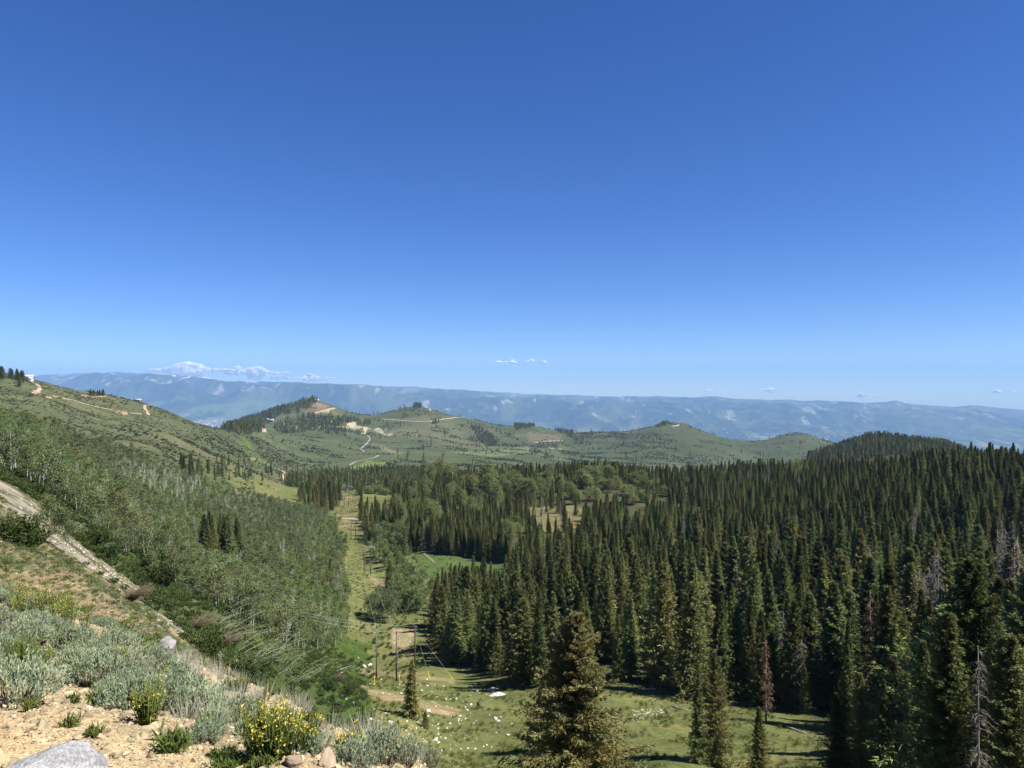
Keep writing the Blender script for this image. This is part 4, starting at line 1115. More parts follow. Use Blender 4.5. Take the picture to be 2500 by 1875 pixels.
# aspens on the right of the corridor
for k, (uu, vv, hgt_) in enumerate([(902 + i * 7, 1508 + (i % 3) * 6, 7 + (i % 4)) for i in range(10)] + [(898 + i * 9, 1316 + (i % 4) * 4, 9) for i in range(12)]):
    d_ = 120; p = ground_at(uu, vv, d_)
    plant("aspen_tree", ASP[k % 7], p, rg.uniform(0, TAU), hgt_ / 7.5, "white stemmed aspen in the clump behind the dead end poles" if k < 10 else "pale trunked aspen in the rounded clump beside the pole corridor", "tree", "aspens behind the poles" if k < 10 else "aspens beside the pole corridor")
pts = []
for poly, n in (([(950, 1400), (1010, 1390), (1060, 1440), (1050, 1500), (1000, 1505), (960, 1475)], 90), ([(905, 1320), (990, 1320), (1000, 1380), (940, 1400), (905, 1370)], 70)):
    while n > 0:
        uu = rg.uniform(900, 1060); vv = rg.uniform(1310, 1510)
        if inside(np.array([uu]), np.array([vv]), poly)[0]:
            p = ground_at(uu, vv, 150); pts.append(p); n -= 1
make_stuff("aspen_scrub", np.array(pts), rg.uniform(.5, .95, len(pts)), rg.uniform(0, TAU, len(pts)), ASPFJ, "light green aspen scrub between the corridor and the round meadow", "aspens", rg.normal(size=(len(pts), 2)) * .06)
# the pair of white stems in front of the talus
tr, cr = aspen(rg, 6.4, 1.5, 34, 60, .17, 1, .38, .02, .0); tr2, cr2 = aspen(rg, 6.0, 1.5, 34, 60, .17, 1, .4, .05, 1.3)
p = ground_at(133, 1338, 30)
for nm, lb, t_, c_, dx in (("aspen_tree", "straight white stemmed aspen standing alone before the talus stripe", tr, cr, -.2), ("aspen_tree", "white aspen with a hooked foot beside the straight one before the talus stripe", tr2, cr2, .55)):
    s_ = 118 / F * p.y / 6.3
    plant(nm, (t_.mesh("trunk", [M_ASPENBARK], True), c_.mesh("crown", [M_ASPENLEAF])), (p.x + dx, p.y, h1(p.x + dx, p.y)), .3, s_, lb, "tree", None)
# thick leafy shrubs at the talus edge
SHRUBM = [bush(rg, 1.7, 2.4, 2600, .22, .15, 90).mesh("shrub", [M_BRUSH]) for _ in range(3)]
SHRUBST = [twiggy(rg, .7, 1.6, 26).mesh("stems", [M_TWIG]) for _ in range(2)]
for k, (uu, vv, s_, lb) in enumerate(((88, 1215, .8, "dark leafy shrub on the upper edge of the talus stripe"), (232, 1345, 1.1, "dark leafy shrub below the talus stripe, right of the two white aspens"), (262, 1372, .8, "rounded green shrub at the lower end of the talus stripe"),
        (395, 1440, 1.1, "leafy green shrub on the slope above the upper dormant bush"), (375, 1400, 1.2, "tall leafy shrub at the foot of the aspen thicket"), (640, 1640, .6, "low dark shrub on the lush green below the gravel crest"), (800, 1688, .55, "grey green shrub beside the bleached stalks"), (600, 1665, .6, "dark round shrub just above the gravel crest"),
        (505, 1600, .55, "dark low shrub below the lower dormant bush"), (850, 1700, .6, "rounded shrub on the green left of the young spruce"), (40, 1330, .5, "small dark shrub on the brown soil slope"), (75, 1345, .45, "green shrub left of the white aspens on the soil slope"))):
    p = ground_at(uu, vv, 20)
    e = empty("leafy_shrub", p, rg.uniform(0, TAU), s_); tag(e, lb, "shrub", None)
    obj("foliage", SHRUBM[k % 3], e); obj("stems", SHRUBST[k % 2], e)
DORM = [twiggy(rg, 1.3, 1.1, 150, (.9, .1)).mesh("stems", [M_TWIG]) for _ in range(2)]
for k, (uu, vv, s_, lb) in enumerate(((312, 1470, .85, "brown leafless bush swept sideways, the upper one on the slope"), (468, 1540, .75, "brown leafless bush swept sideways, middle of the three"), (535, 1582, .8, "greyish leafless bush, lowest of the three on the slope"), (815, 1665, .45, "small brown leafless bush on the green below the poles"))):
    p = ground_at(uu, vv, 16); o = obj("dormant_bush", DORM[k % 2]); o.location = p; o.rotation_euler = (0, 0, rg.uniform(-.3, .3)); o.scale = (s_ * p.y / 45,) * 3
    tag(o, lb, "bush")
# bleached bent saplings below the grove
def bent(rng):
    g = Geo(); L = rng.uniform(2.6, 5.0); q = np.linspace(0, 1, 7); a = rng.uniform(.5, 1.25)
    pts = np.stack([L * np.sin(q * a), .25 * L * (q ** 2) * rng.uniform(-1, 1), L * .55 * np.sin(q * 1.7) * (1.25 - a * .6)], 1)
    tube(g, pts, np.linspace(.03, .008, 7), 4)
    lf = Geo(); n = 40
    i = rng.integers(2, 7, n); P = pts[i] + rng.normal(size=(n, 3)) * .22
    blades(lf, P, rng.normal(size=(n, 3)) + [.4, 0, 0], .16, .11, rng, tints(rng, n), quad=True)
    return g.mesh("stem", [M_STALK]), lf.mesh("foliage", [M_ASPENLEAF])
BENT = [bent(rg) for _ in range(7)]
for k in range(110):
    for _ in range(60):
        uu = rg.uniform(470, 880); vv = rg.uniform(1510, 1680)
        if inside(np.array([uu]), np.array([vv]), [(480, 1500), (560, 1510), (640, 1580), (740, 1600), (870, 1600), (880, 1640), (800, 1650), (700, 1672), (640, 1650), (560, 1610), (490, 1540)])[0]: break
    p = ground_at(uu, vv, 36)
    e = empty("bent_sapling", p, rg.uniform(-.5, .7), rg.uniform(.55, 1.0)); tag(e, "bleached bent sapling lying over on the green bank below the aspen grove", "sapling", "bent saplings below the grove")
    st, lf = BENT[k % 7]; obj("stem", st, e); obj("foliage", lf, e)

# ------------------------------------------------------------------ low growth, far brush, far conifers
rg = np.random.default_rng(41)
x, y, z, u, v = scatter(rg, 34, 230, -200, 1060, .85)
ok = ((u < 620) & (y > 36) & (y < 150) & ~inside(u, v, Z_SOIL) & ~inside(u, v, Z_TALUS) & ~inside(u, v, Z_TALUS2) & (v > 1150)) | ((y < 75) & (u > 430) & (u < 915)) | ((y >= 75) & (u > 560) & (u < 890) & (y < 170)) | ((u > 880) & (y > 150) & (rg.uniform(0, 1, len(x)) < .25))
ok &= ~inside(u, v, Z_TAN1) & ~inside(u, v, Z_ROCKP) & ~inside(u, v, Z_MEADOW)
ok &= (fbm(x / 5, y / 5, 401, 3) > -.3) & ((y < 78) | (rg.uniform(0, 1, len(x)) < .6))
x, y, z = x[ok], y[ok], z[ok]
make_stuff("undergrowth", np.stack([x, y, z], 1), rg.uniform(.35, .95, len(x)) * np.where(y < 75, .8, 1), rg.uniform(0, TAU, len(x)), UNDERM, "lush low green growth on the bank below the gravel", "undergrowth")
x, y, z, u, v = scatter(rg, 140, 640, 810, 1250, .22)
ok = ((u < 1065) | inside(u, v, Z_MEADOW)) & ((y < 345) | (u < 885)) & ~inside(u, v, Z_ROCKP) & (fbm(x / 6, y / 6, 405, 3) > -.1)
x, y, z = x[ok], y[ok], z[ok]
make_stuff("corridor_growth", np.stack([x, y, z], 1), rg.uniform(.25, .8, len(x)), rg.uniform(0, TAU, len(x)), UNDERM2, "low herbs and grass growing back in the pole corridor", "undergrowth")
TUFT = [bush(rg, .16, .17, 60, .13, .018, 20, 1.0, quad=False).mesh("tuft", [M_WEED]) for _ in range(3)]
x, y, z, u, v = scatter(rg, 52, 130, 860, 2150, 1.1)
ok = (y < np.interp(u, [1050, 1200, 1400, 1600, 1800, 2000, 2150], [150, 130, 110, 104, 94, 84, 62])) & ~inside(u, v, Z_TAN1)
ok &= fbm(x / 3, y / 3, 403, 3) > -.1
x, y, z = x[ok], y[ok], z[ok]
make_stuff("meadow_grass", np.stack([x, y, z], 1), rg.uniform(.8, 2.2, len(x)), rg.uniform(0, TAU, len(x)), TUFT, "short green grass and herbs on the clearing", "grass")
SMALLM = [bush(rg, .22, .2, 110, .07, .018, 26).mesh("herb", [M_HERB]) for _ in range(2)] + [bush(rg, .22, .2, 90, .09, .03, 22).mesh("herb", [M_WEED]) for _ in range(2)]
x, y, z, u, v = scatter(rg, 13, 62, -250, 700, 7)
ok = inside(u, v, Z_SOIL) & (fbm(x / 2.0 + y / 5, y / 3.5, 63, 4) + rg.uniform(-.35, .35, len(x)) > -.05)
x, y, z = x[ok], y[ok], z[ok]
make_stuff("slope_herbs", np.stack([x, y, z], 1), rg.uniform(.35, 1.05, len(x)), rg.uniform(0, TAU, len(x)), SMALLM, "scattered little grey green herbs on the brown soil slope", "herbs")
M_TALUS = noisy_mat('talus_stone', (.30, .26, .205), (.44, .39, .32), 5, .85, .3, var=.25)
TAL = [hull_rock(rg, .16, 12) for _ in range(4)]
for m_ in TAL: m_.materials.append(M_TALUS)
TALB = [hull_rock(rg, .14, 12) for _ in range(3)]
for m_ in TALB: m_.materials.append(M_PEBBLE)
x, y, z, u, v = scatter(rg, 20, 110, -250, 700, 5.5)
ok = (inside(u, v, Z_TALUS) | inside(u, v, Z_TALUS2) | inside(u, v, Z_TALUS3)) & (y > 22) & (fbm(x / 2.5, y / 2.5, 69, 4) > -.1)
x, y, z = x[ok], y[ok], z[ok]
make_stuff("talus_rubble", np.stack([x, y, z], 1), rg.uniform(.3, 1.05, len(x)) ** 1.5, rg.uniform(0, TAU, len(x)), TAL + TALB, "pale broken rubble running down the slope", "rubble")

x, y, z, u, v = scatter(rg, 13, 66, -250, 720, 9)
ok = inside(u, v, Z_SOIL)
x, y, z = x[ok], y[ok], z[ok]
make_stuff("slope_sprouts", np.stack([x, y, z], 1), rg.uniform(.22, .55, len(x)), rg.uniform(0, TAU, len(x)), SMALLM, "fine sprinkle of tiny plants over the brown soil slope", "herbs")
x, y, z, u, v = scatter(rg, 13, 66, -250, 720, 8)
ok = inside(u, v, Z_SOIL)
x, y, z = x[ok], y[ok], z[ok]
make_stuff("slope_stones", np.stack([x, y, z], 1), rg.uniform(.15, .6, len(x)) ** 1.4, rg.uniform(0, TAU, len(x)), TALB, "small stones lying on the brown soil slope", "stones")
# brush and woods of the far hills
x, y, z, u, v = scatter(rg, 520, 3300, -60, 2300, .024)
g1 = np.zeros(len(x))
g1 = np.maximum(g1, .85 * inside(u, v, Z_BRUSH_B)); g1 = np.maximum(g1, .7 * inside(u, v, Z_BRUSH_C)); g1 = np.maximum(g1, .75 * inside(u, v, Z_BRUSH_D))
g1 = np.maximum(g1, .9 * inside(u, v, Z_BAND_A))
g1 = np.maximum(g1, .9 * inside(u, v, [(300, 1040), (420, 1045), (520, 1060), (600, 1100), (640, 1160), (700, 1215), (600, 1200), (480, 1150), (380, 1120), (260, 1070)]))
g1 = np.maximum(g1, .9 * inside(u, v, [(690, 1165), (860, 1155), (960, 1125), (1060, 1120), (1300, 1120), (1300, 1140), (900, 1190), (720, 1200)]))
g1 = np.maximum(g1, .5 * (fbm(x / 60, y / 60, 411, 4) > .12))
g1 = np.where(inside(u, v, [(585, 1052), (600, 1052), (620, 1130), (606, 1125)]) | inside(u, v, [(855, 1138), (900, 1122), (945, 1128), (930, 1150), (870, 1152)]) | inside(u, v, [(640, 1030), (690, 1060), (630, 1062)]), 0, g1)
g1 = np.where(inside(u, v, [(0, 900), (560, 1050), (300, 1040), (0, 960)]), g1 * .12, g1)
g1 = np.where(y > 2500, g1 * .8, g1)
gate = smooth(-.15, .2, fbm(x / 60, y / 60, 413, 5))
ok = (rg.uniform(0, 1, len(x)) < g1 * gate) & (v < 1240) & ~((u > 870) & (y < 1050))
x, y, z, u, v = (a[ok] for a in (x, y, z, u, v))
make_stuff("hillside_brush", np.stack([x, y, z], 1), rg.uniform(.35, 1.15, len(x)) * np.clip(.7 + y / 4000, .8, 1.5), rg.uniform(0, TAU, len(x)), BRUSHM, "dark green broadleaf brush on the far hills", "brush")
# low scrub mottling the open ridge
x, y, z, u, v = scatter(rg, 380, 1500, -80, 720, .075)
ok = (v < 1215) & ((u < 620) | (y > 700)) & (rg.uniform(0, 1, len(x)) < smooth(-.3, .4, fbm(x / 22 + y / 60, y / 50, 415, 4)) * .8 + .05)
x, y, z = x[ok], y[ok], z[ok]
make_stuff("ridge_scrub", np.stack([x, y, z], 1), rg.uniform(.5, 1.5, len(x)), rg.uniform(0, TAU, len(x)), SCRUBM, "low grey green scrub on the open left ridge", "scrub")
x, y, z, u, v = scatter(rg, 1300, 3400, 480, 2100, .012)
g2 = .0035 + .007 * (fbm(x / 120, y / 120, 421, 3) > .1)
for p_, w_ in ((Z_DENSE_A, .75), (Z_BAND_A, .5), (Z_BAND_B, .6), (Z_BAND_C, .5), (Z_CLUMP_C, 1), (Z_CLUMP_C2, .6), (Z_PATCH, .85), (Z_RIDGE1, .6), (Z_RIDGE2, .5), (Z_CLUMP_D, 1), ([(540, 1040), (640, 1038), (640, 1056), (600, 1062)], .8), ([(670, 1040), (690, 1038), (690, 1056), (672, 1054)], .5)):
    g2 = np.maximum(g2, w_ * inside(u, v, p_))
ok = rg.uniform(0, 1, len(x)) < g2
x, y, z = x[ok], y[ok], z[ok]
make_stuff("hilltop_spruces", np.stack([x, y, z], 1), rg.uniform(.5, 1.15, len(x)), rg.uniform(0, TAU, len(x)), TINYJ, "dark conifers along the crests and hollows of the far hills", "trees")

# ------------------------------------------------------------------ near ground: sage, weeds, stones, the weathered post
rg = np.random.default_rng(53)
def leafy(rng, rad, ht, nst, per, ls, lw):
    """sagebrush: branching stems carrying tufts of narrow upright leaves; returns (stems, foliage)"""
    st = Geo(); g = Geo()
    for i in range(nst):
        a = rng.uniform(0, TAU); t = rng.uniform(0, 1) ** .6
        tip = np.array([math.cos(a) * t * rad, math.sin(a) * t * rad, ht * (1 - .45 * t * t) * rng.uniform(.75, 1.05)])
        b = np.array([math.cos(a) * .12 * rad, math.sin(a) * .12 * rad, -.03]); mid = (b + tip) / 2 + np.array([math.cos(a), math.sin(a), 0]) * rad * .12
        if i % 3 == 0: tube(st, [b, mid, tip], [.007, .005, .002], 3, np.ones(3))
        d = norm((tip - mid)[None])[0]
        s = rng.uniform(.15, 1, per)[:, None]
        P = mid + (tip - mid) * s + rng.normal(size=(per, 3)) * rad * .035
        D = d * .75 + [0, 0, .35] + rng.normal(size=(per, 3)) * .42
        tt = rng.uniform(.8, 1.18) * tints(rng, per, .82, 1.2, .06)
        blades(g, P, D, ls * rng.uniform(.6, 1.25, per), lw * rng.uniform(.8, 1.2, per), rng, tt, quad=True)
    return st.mesh("stems", [M_SAGESTEM]), g.mesh("foliage", [M_SAGE])
SAGEB = [leafy(rg, rg.uniform(.22, .30), rg.uniform(.26, .36), 100, 34, .040, .0078) for _ in range(7)]
Z_SAGE = [(-160, 1480), (0, 1470), (60, 1476), (150, 1500), (230, 1530), (300, 1560), (370, 1600), (430, 1640), (470, 1672), (540, 1715), (590, 1750), (605, 1785), (560, 1798), (500, 1795), (430, 1782), (380, 1775), (330, 1768), (280, 1740), (240, 1715), (190, 1690), (120, 1668), (60, 1690), (0, 1715), (-160, 1720)]
x, y, z, u, v = scatter(rg, 4.2, 11.5, -160, 640, 26)
ok = inside(u, v, Z_SAGE) & (fbm(x / .9, y / .9, 501, 3) > -.08)
x, y, z, u, v = (a[ok] for a in (x, y, z, u, v))
k_ = thin(x * 10, y * 10, 2.25 * rg.uniform(.75, 1.4, len(x)))
x, y, z, u, v = (a[k_] for a in (x, y, z, u, v))
o_ = np.argsort(y)[:290]
def sage(x, y, s, lab, group):
    e = empty("sagebrush", (x, y, h1(x, y) - .015), rg.uniform(0, TAU), s, tuple(rg.normal(size=2) * .08)); tag(e, lab, "shrub", group)
    st, fo = SAGEB[rg.integers(len(SAGEB))]; obj("stems", st, e); obj("foliage", fo, e)
for i in o_:
    far_ = y[i] > 7.2
    sage(x[i], y[i], rg.uniform(.42, .95) * (.85 if far_ else 1), "silvery sagebrush clump on the crest of the gravel bank" if far_ else "silvery sagebrush clump in the dense patch on the near gravel",
         "sagebrush along the bank crest" if far_ else "sagebrush of the near patch")
for uu, vv, s_, lb in ((505, 1812, .42, "little sagebrush tuft left of the yellow flowering weed"), (935, 1862, .62, "sagebrush at the bottom edge right of the pinkish rocks"), (990, 1868, .55, "sagebrush at the bottom edge under the blue flower"), (870, 1872, .45, "low sagebrush half cut by the bottom edge"),
        (760, 1838, .42, "thin sagebrush growing through the yellow weeds"), (1040, 1872, .5, "rightmost sagebrush on the tip of the gravel bank"), (610, 1800, .42, "small sagebrush right beside the large yellow weed"), (40, 1722, .85, "full sagebrush at the left edge above the weathered post")):
    p = ground_at(uu, vv, 2.0); sage(p.x, p.y, s_, lb, None)

def weed(rng, rad, ht, nst, flowers=.5, leaf=.05):
    """herb with upright stems; flowering ones carry yellow heads along the top; returns (foliage, blossoms)"""
    g = Geo(); b = Geo()
    for i in range(nst):
        a = rng.uniform(0, TAU); t = rng.uniform(0, 1) ** .7
        tip = np.array([math.cos(a) * t * rad, math.sin(a) * t * rad, ht * rng.uniform(.55, 1.05)]); bs = np.array([math.cos(a) * .2 * rad * t, math.sin(a) * .2 * rad * t, -.02])
        mid = (bs + tip) / 2 + np.array([math.cos(a), math.sin(a), 0]) * .05 * rad
        tube(g, [bs, mid, tip], [.004, .003, .0015], 3, rng.uniform(.7, 1.1) * np.ones(3))
        n = 9; s = rng.uniform(.05, .85, n)[:, None]
        P = bs + (tip - bs) * s; blades(g, P, rng.normal(size=(n, 3)) * .6 + [0, 0, .7], leaf * rng.uniform(.5, 1.1, n), leaf * .17, rng, tints(rng, n, .75, 1.25, .1), quad=True)
        if rng.uniform() < flowers:
            m = rng.integers(4, 9); s = rng.uniform(.66, 1.03, m)[:, None]
            P = bs + (tip - bs) * s + rng.normal(size=(m, 3)) * .012
            for _ in range(3):
                blades(b, P, rng.normal(size=(m, 3)), .0095, .0085, rng, tints(rng, m, .85, 1.2, .04), quad=True)
    return g.mesh("foliage", [M_WEED]), (b.mesh("blossoms", [M_YELLOW]) if b.n else None)
def place_weed(uu, vv, par, lb, name="flowering_weed", group=None, dm=2.0):
    p = ground_at(uu, vv, dm); f, b = weed(rg, *par)
    e = empty(name, (p.x, p.y, p.z - .01), rg.uniform(0, TAU)); tag(e, lb, "plant", group)
    obj("foliage", f, e)
    if b: obj("blossoms", b, e)
for uu, vv, par, lb in ((655, 1852, (.15, .27, 120, .5), "bushy weed covered in yellow blossoms, largest of the near yellow ones"), (690, 1850, (.10, .24, 60, .45), "yellow flowering weed on the right flank of the largest one"),
        (745, 1838, (.09, .22, 36, .5), "sparser yellow weed among sage at the bottom"), (850, 1858, (.08, .17, 30, .7), "yellow flowers beside the pinkish rocks at the bottom"), (905, 1850, (.05, .11, 14, .5), "small yellow flower tuft near the blue flower"),
        (52, 1668, (.13, .36, 110, .08), "tall olive green weed clump in the sage at the left edge"), (105, 1655, (.08, .26, 40, .1), "thin olive weed right of the tall olive clump"),
        (360, 1772, (.09, .25, 60, .12), "green weed between sage clumps above the gravel"), (300, 1645, (.06, .25, 30, .25), "weed with few yellow heads in the middle of the sage"), (200, 1620, (.07, .22, 40, .06), 'green weed standing in the left part of the sage patch'), (250, 1600, (.06, .2, 30, .2), 'thin green weed behind the middle of the sage patch'), (150, 1590, (.06, .24, 34, .15), 'weed rising behind the tall olive clump'), (340, 1690, (.07, .2, 40, .05), 'leafy green weed in front of the middle sage'), (440, 1735, (.06, .2, 34, .1), 'slim green weed in the lower sage'), (480, 1745, (.05, .2, 24, .3), 'thin weed with pale yellow heads in the lower sage'), (395, 1700, (.06, .25, 26, .35), "yellow headed weed on the right side of the sage patch")):
    place_weed(uu, vv, par, lb)
for k in range(17):
    uu = rg.uniform(-20, 215) if k < 20 else rg.uniform(120, 240); vv = np.interp(uu, [-20, 60, 150, 240], [1478, 1482, 1512, 1545]) + rg.uniform(0, 40)
    place_weed(uu, vv, (.12, rg.uniform(.34, .5), 11, .7), "tall weed topped with yellow flowers among the sage along the crest", "flowering_weed", "yellow flowering weeds along the crest", 4)
for uu, vv, par, lb in ((425, 1832, (.11, .09, 60, 0, .075), "bright green herb spreading on the bare gravel"), (70, 1738, (.05, .08, 26, 0), "small green sprig on the gravel above the weathered post"), (170, 1772, (.06, .05, 20, 0), "faint green sprout behind the weathered post"),
        (560, 1866, (.12, .05, 70, 0), "flat green mat of leaves at the bottom edge"), (640, 1872, (.09, .05, 50, 0), "flat green tuft right of the leaf mat"), (228, 1800, (.05, .05, 24, 0), "tiny herb on the gravel right of the post"),
        (535, 1850, (.04, .05, 20, 0), "tiny green shoots on the gravel below the little sage"), (590, 1690, (.10, .17, 60, .1), "green weed at the right end of the sage patch"), (620, 1745, (.09, .16, 60, .05), "leafy weed on the crest above the yellow weeds"), (660, 1700, (.08, .14, 40, 0), "low weed on the gravel crest"), (555, 1640, (.05, .2, 26, 0), "spiky grass tuft on the crest against the green bank")):
    place_weed(uu, vv, par, lb, "green_weed")
# dry grass stalks along the crest
DRY = []
for _ in range(4):
    g = Geo(); n = 60; a = rg.uniform(0, TAU, n); t = rg.uniform(0, 1, n)
    blades(g, np.stack([np.cos(a) * .04, np.sin(a) * .04, 0 * a], 1), np.stack([np.cos(a) * t * .7, np.sin(a) * t * .7, 1 + 0 * a], 1), rg.uniform(.08, .24, n), .004, rg, tints(rg, n, .8, 1.2, .05)); DRY.append(g.mesh("dry_grass", [M_STALK, ]))
x, y, z, u, v = scatter(rg, 4.2, 11, 430, 1120, 9)
ok = fbm(x / .7, y / .7, 511, 3) > .0
make_stuff("dry_grass", np.stack([x, y, z], 1)[ok], rg.uniform(.5, 1.2, ok.sum()), rg.uniform(0, TAU, ok.sum()), DRY, "dry grass stalks on the gravel crest", "grass")
GT = [weed(rg, .05, .08, 14, 0, .05)[0] for _ in range(3)]
x, y, z, u, v = scatter(rg, 3, 12.5, -200, 1120, 5)
ok = fbm(x / .8, y / .8, 513, 3) > .08
make_stuff("green_sprouts", np.stack([x, y, z], 1)[ok], rg.uniform(.5, 1.5, ok.sum()), rg.uniform(0, TAU, ok.sum()), GT, "small green sprouts scattered on the gravel", "sprouts")
# gravel
PEB = []
for k in range(9):
    m_ = hull_rock(rg, .016, 11, rg.uniform(.45, .8)); m_.materials.append(M_PEBBLE); PEB.append(m_)
x, y, z, u, v = scatter(rg, 2.0, 12.5, -220, 1150, 1000)
keep = rg.uniform(0, 1, len(x)) < np.clip(6.0 / y, .25, 1)
x, y, z = x[keep], y[keep], z[keep]
s_ = np.clip(rg.lognormal(-.55, .65, len(x)), .2, 3.6)
make_stuff("gravel", np.stack([x, y, z + .003], 1), s_, rg.uniform(0, TAU, len(x)), PEB, "loose tan gravel and chips of stone on the shoulder", "gravel", rg.normal(size=(len(x), 2)) * .5)
M_GREYROCK = noisy_mat('grey_rock', (.19, .185, .18), (.30, .29, .28), 8, .85, .4)
# bigger single stones
for k, (uu, vv, wpx, mat, lb) in enumerate(((795, 1812, 42, M_TANROCK, "pinkish tan rock in the middle of the gravel crest"), (890, 1805, 30, M_TANROCK, "orange tan rock on the lower gravel crest"), (835, 1845, 70, M_TANROCK, "broad pinkish rock near the bottom edge"), (872, 1862, 34, M_TANROCK, "reddish rock cut by the bottom edge"),
        (800, 1866, 70, M_TANROCK, "large tan rock at the bottom edge under the sage"), (945, 1828, 34, M_TANROCK, "greyish tan rock left of the blue flower"), (715, 1872, 55, M_TANROCK, "flat tan rock at the bottom edge"), (590, 1790, 26, M_TANROCK, "cream coloured stone beside the sage tip"), (520, 1660, 26, M_TANROCK, "reddish stone on the crest below the grey boulder"), (610, 1690, 30, M_TANROCK, "dull reddish stone on the crest left of the tuft"),
        (412, 1596, 74, M_GREYROCK, "pale grey pointed boulder standing behind the sage crest"), (735, 1760, 26, M_TANROCK, "small orange stone in the dry crest grass"), (650, 1780, 30, M_TANROCK, "half buried tan stone above the yellow weed"))):
    p = ground_at(uu, vv, 2.0); sz = wpx / F * p.y / 1.7
    m_ = hull_rock(rg, sz, 18, .75, 5); m_.materials.append(mat)
    o = obj("rock", m_); o.location = (p.x, p.y, p.z + sz * .25); o.rotation_euler = (rg.uniform(-.2, .2), rg.uniform(-.2, .2), rg.uniform(0, TAU)); tag(o, lb, "rock")
# blue flowers
for uu, vv, s_, lb in ((985, 1828, 1.0, "deep blue flower spike on the tip of the gravel bank"), (820, 1728, .8, "deep blue flower beyond the crest beside the young spruce")):
    p = ground_at(uu, vv, 2.0); e = empty("blue_flower", p); tag(e, lb, "flower"); e.scale = (s_ * (p.y / 6) ** .75,) * 3
    g = Geo(); tube(g, [(0, 0, 0), (.004, 0, .05), (.0, .0, .105)], [.003, .003, .002], 4, np.ones(3)); blades(g, np.zeros((8, 3)) + [0, 0, .02], rg.normal(size=(8, 3)) + [0, 0, .5], .05, .012, rg, tints(rg, 8), quad=True)
    b = Geo(); n = 60; P = np.stack([rg.normal(size=n) * .008, rg.normal(size=n) * .008, rg.uniform(.055, .115, n)], 1); blades(b, P, rg.normal(size=(n, 3)), .02, .015, rg, tints(rg, n), quad=True)
    obj("stem", g.mesh("stem", [M_WEED]), e); obj("blossoms", b.mesh("blossoms", [M_LUPINE]), e)

# the weathered post end
def wood_mat():
    m, nt, out = new_mat("weathered_wood")
    N = nt.nodes.new; L = nt.links.new
    tc = N("ShaderNodeTexCoord")
    no = N("ShaderNodeTexNoise"); no.inputs["Scale"].default_value = 7; no.inputs["Detail"].default_value = 4
    L(tc.outputs["Object"], no.inputs["Vector"])
    wv = N("ShaderNodeTexWave"); wv.wave_type = 'RINGS'; wv.rings_direction = 'Z'; wv.inputs["Scale"].default_value = 34; wv.inputs["Distortion"].default_value = 3.2; wv.inputs["Detail"].default_value = 3; wv.inputs["Detail Scale"].default_value = 1.5
    L(tc.outputs["Object"], wv.inputs["Vector"])
    gr = N("ShaderNodeTexNoise"); gr.inputs["Scale"].default_value = 70; gr.inputs["Detail"].default_value = 3
    L(tc.outputs["Object"], gr.inputs["Vector"])
    cr = N("ShaderNodeValToRGB"); cr.color_ramp.elements[0].color = (.29, .285, .275, 1); cr.color_ramp.elements[1].color = (.36, .355, .345, 1)
    cr.color_ramp.elements[0].position = .1; cr.color_ramp.elements[1].position = .55
    L(wv.outputs["Fac"], cr.inputs[0])
    mr = N("ShaderNodeMapRange"); mr.inputs["From Min"].default_value = .3; mr.inputs["From Max"].default_value = .7; mr.inputs["To Min"].default_value = .62; mr.inputs["To Max"].default_value = 1.2
    L(gr.outputs["Fac"], mr.inputs["Value"])
    mx = N("ShaderNodeMix"); mx.data_type = 'RGBA'; mx.blend_type = 'MULTIPLY'; mx.inputs["Factor"].default_value = 1
    L(cr.outputs[0], mx.inputs["A"]); L(mr.outputs[0], mx.inputs["B"])
    st = N("ShaderNodeMapRange"); st.inputs["From Min"].default_value = .35; st.inputs["From Max"].default_value = .68; st.inputs["To Min"].default_value = .72; st.inputs["To Max"].default_value = 1.12
    L(no.outputs["Fac"], st.inputs["Value"])
    mx2 = N("ShaderNodeMix"); mx2.data_type = 'RGBA'; mx2.blend_type = 'MULTIPLY'; mx2.inputs["Factor"].default_value = 1
    L(mx.outputs["Result"], mx2.inputs["A"]); L(st.outputs[0], mx2.inputs["B"]); mx = mx2
    b = N("ShaderNodeBump"); b.inputs["Strength"].default_value = .25; b.inputs["Distance"].default_value = .003
    L(wv.outputs["Fac"], b.inputs["Height"])
    b2 = N("ShaderNodeBump"); b2.inputs["Strength"].default_value = .4; b2.inputs["Distance"].default_value = .002
    L(gr.outputs["Fac"], b2.inputs["Height"]); L(b.outputs[0], b2.inputs["Normal"])
    p = N("ShaderNodeBsdfPrincipled"); p.inputs["Roughness"].default_value = .85; p.inputs["Specular IOR Level"].default_value = .15
    L(mx.outputs["Result"], p.inputs["Base Color"]); L(b2.outputs[0], p.inputs["Normal"])
    L(p.outputs[0], out.inputs["Surface"])
    return m
M_WOOD = wood_mat()
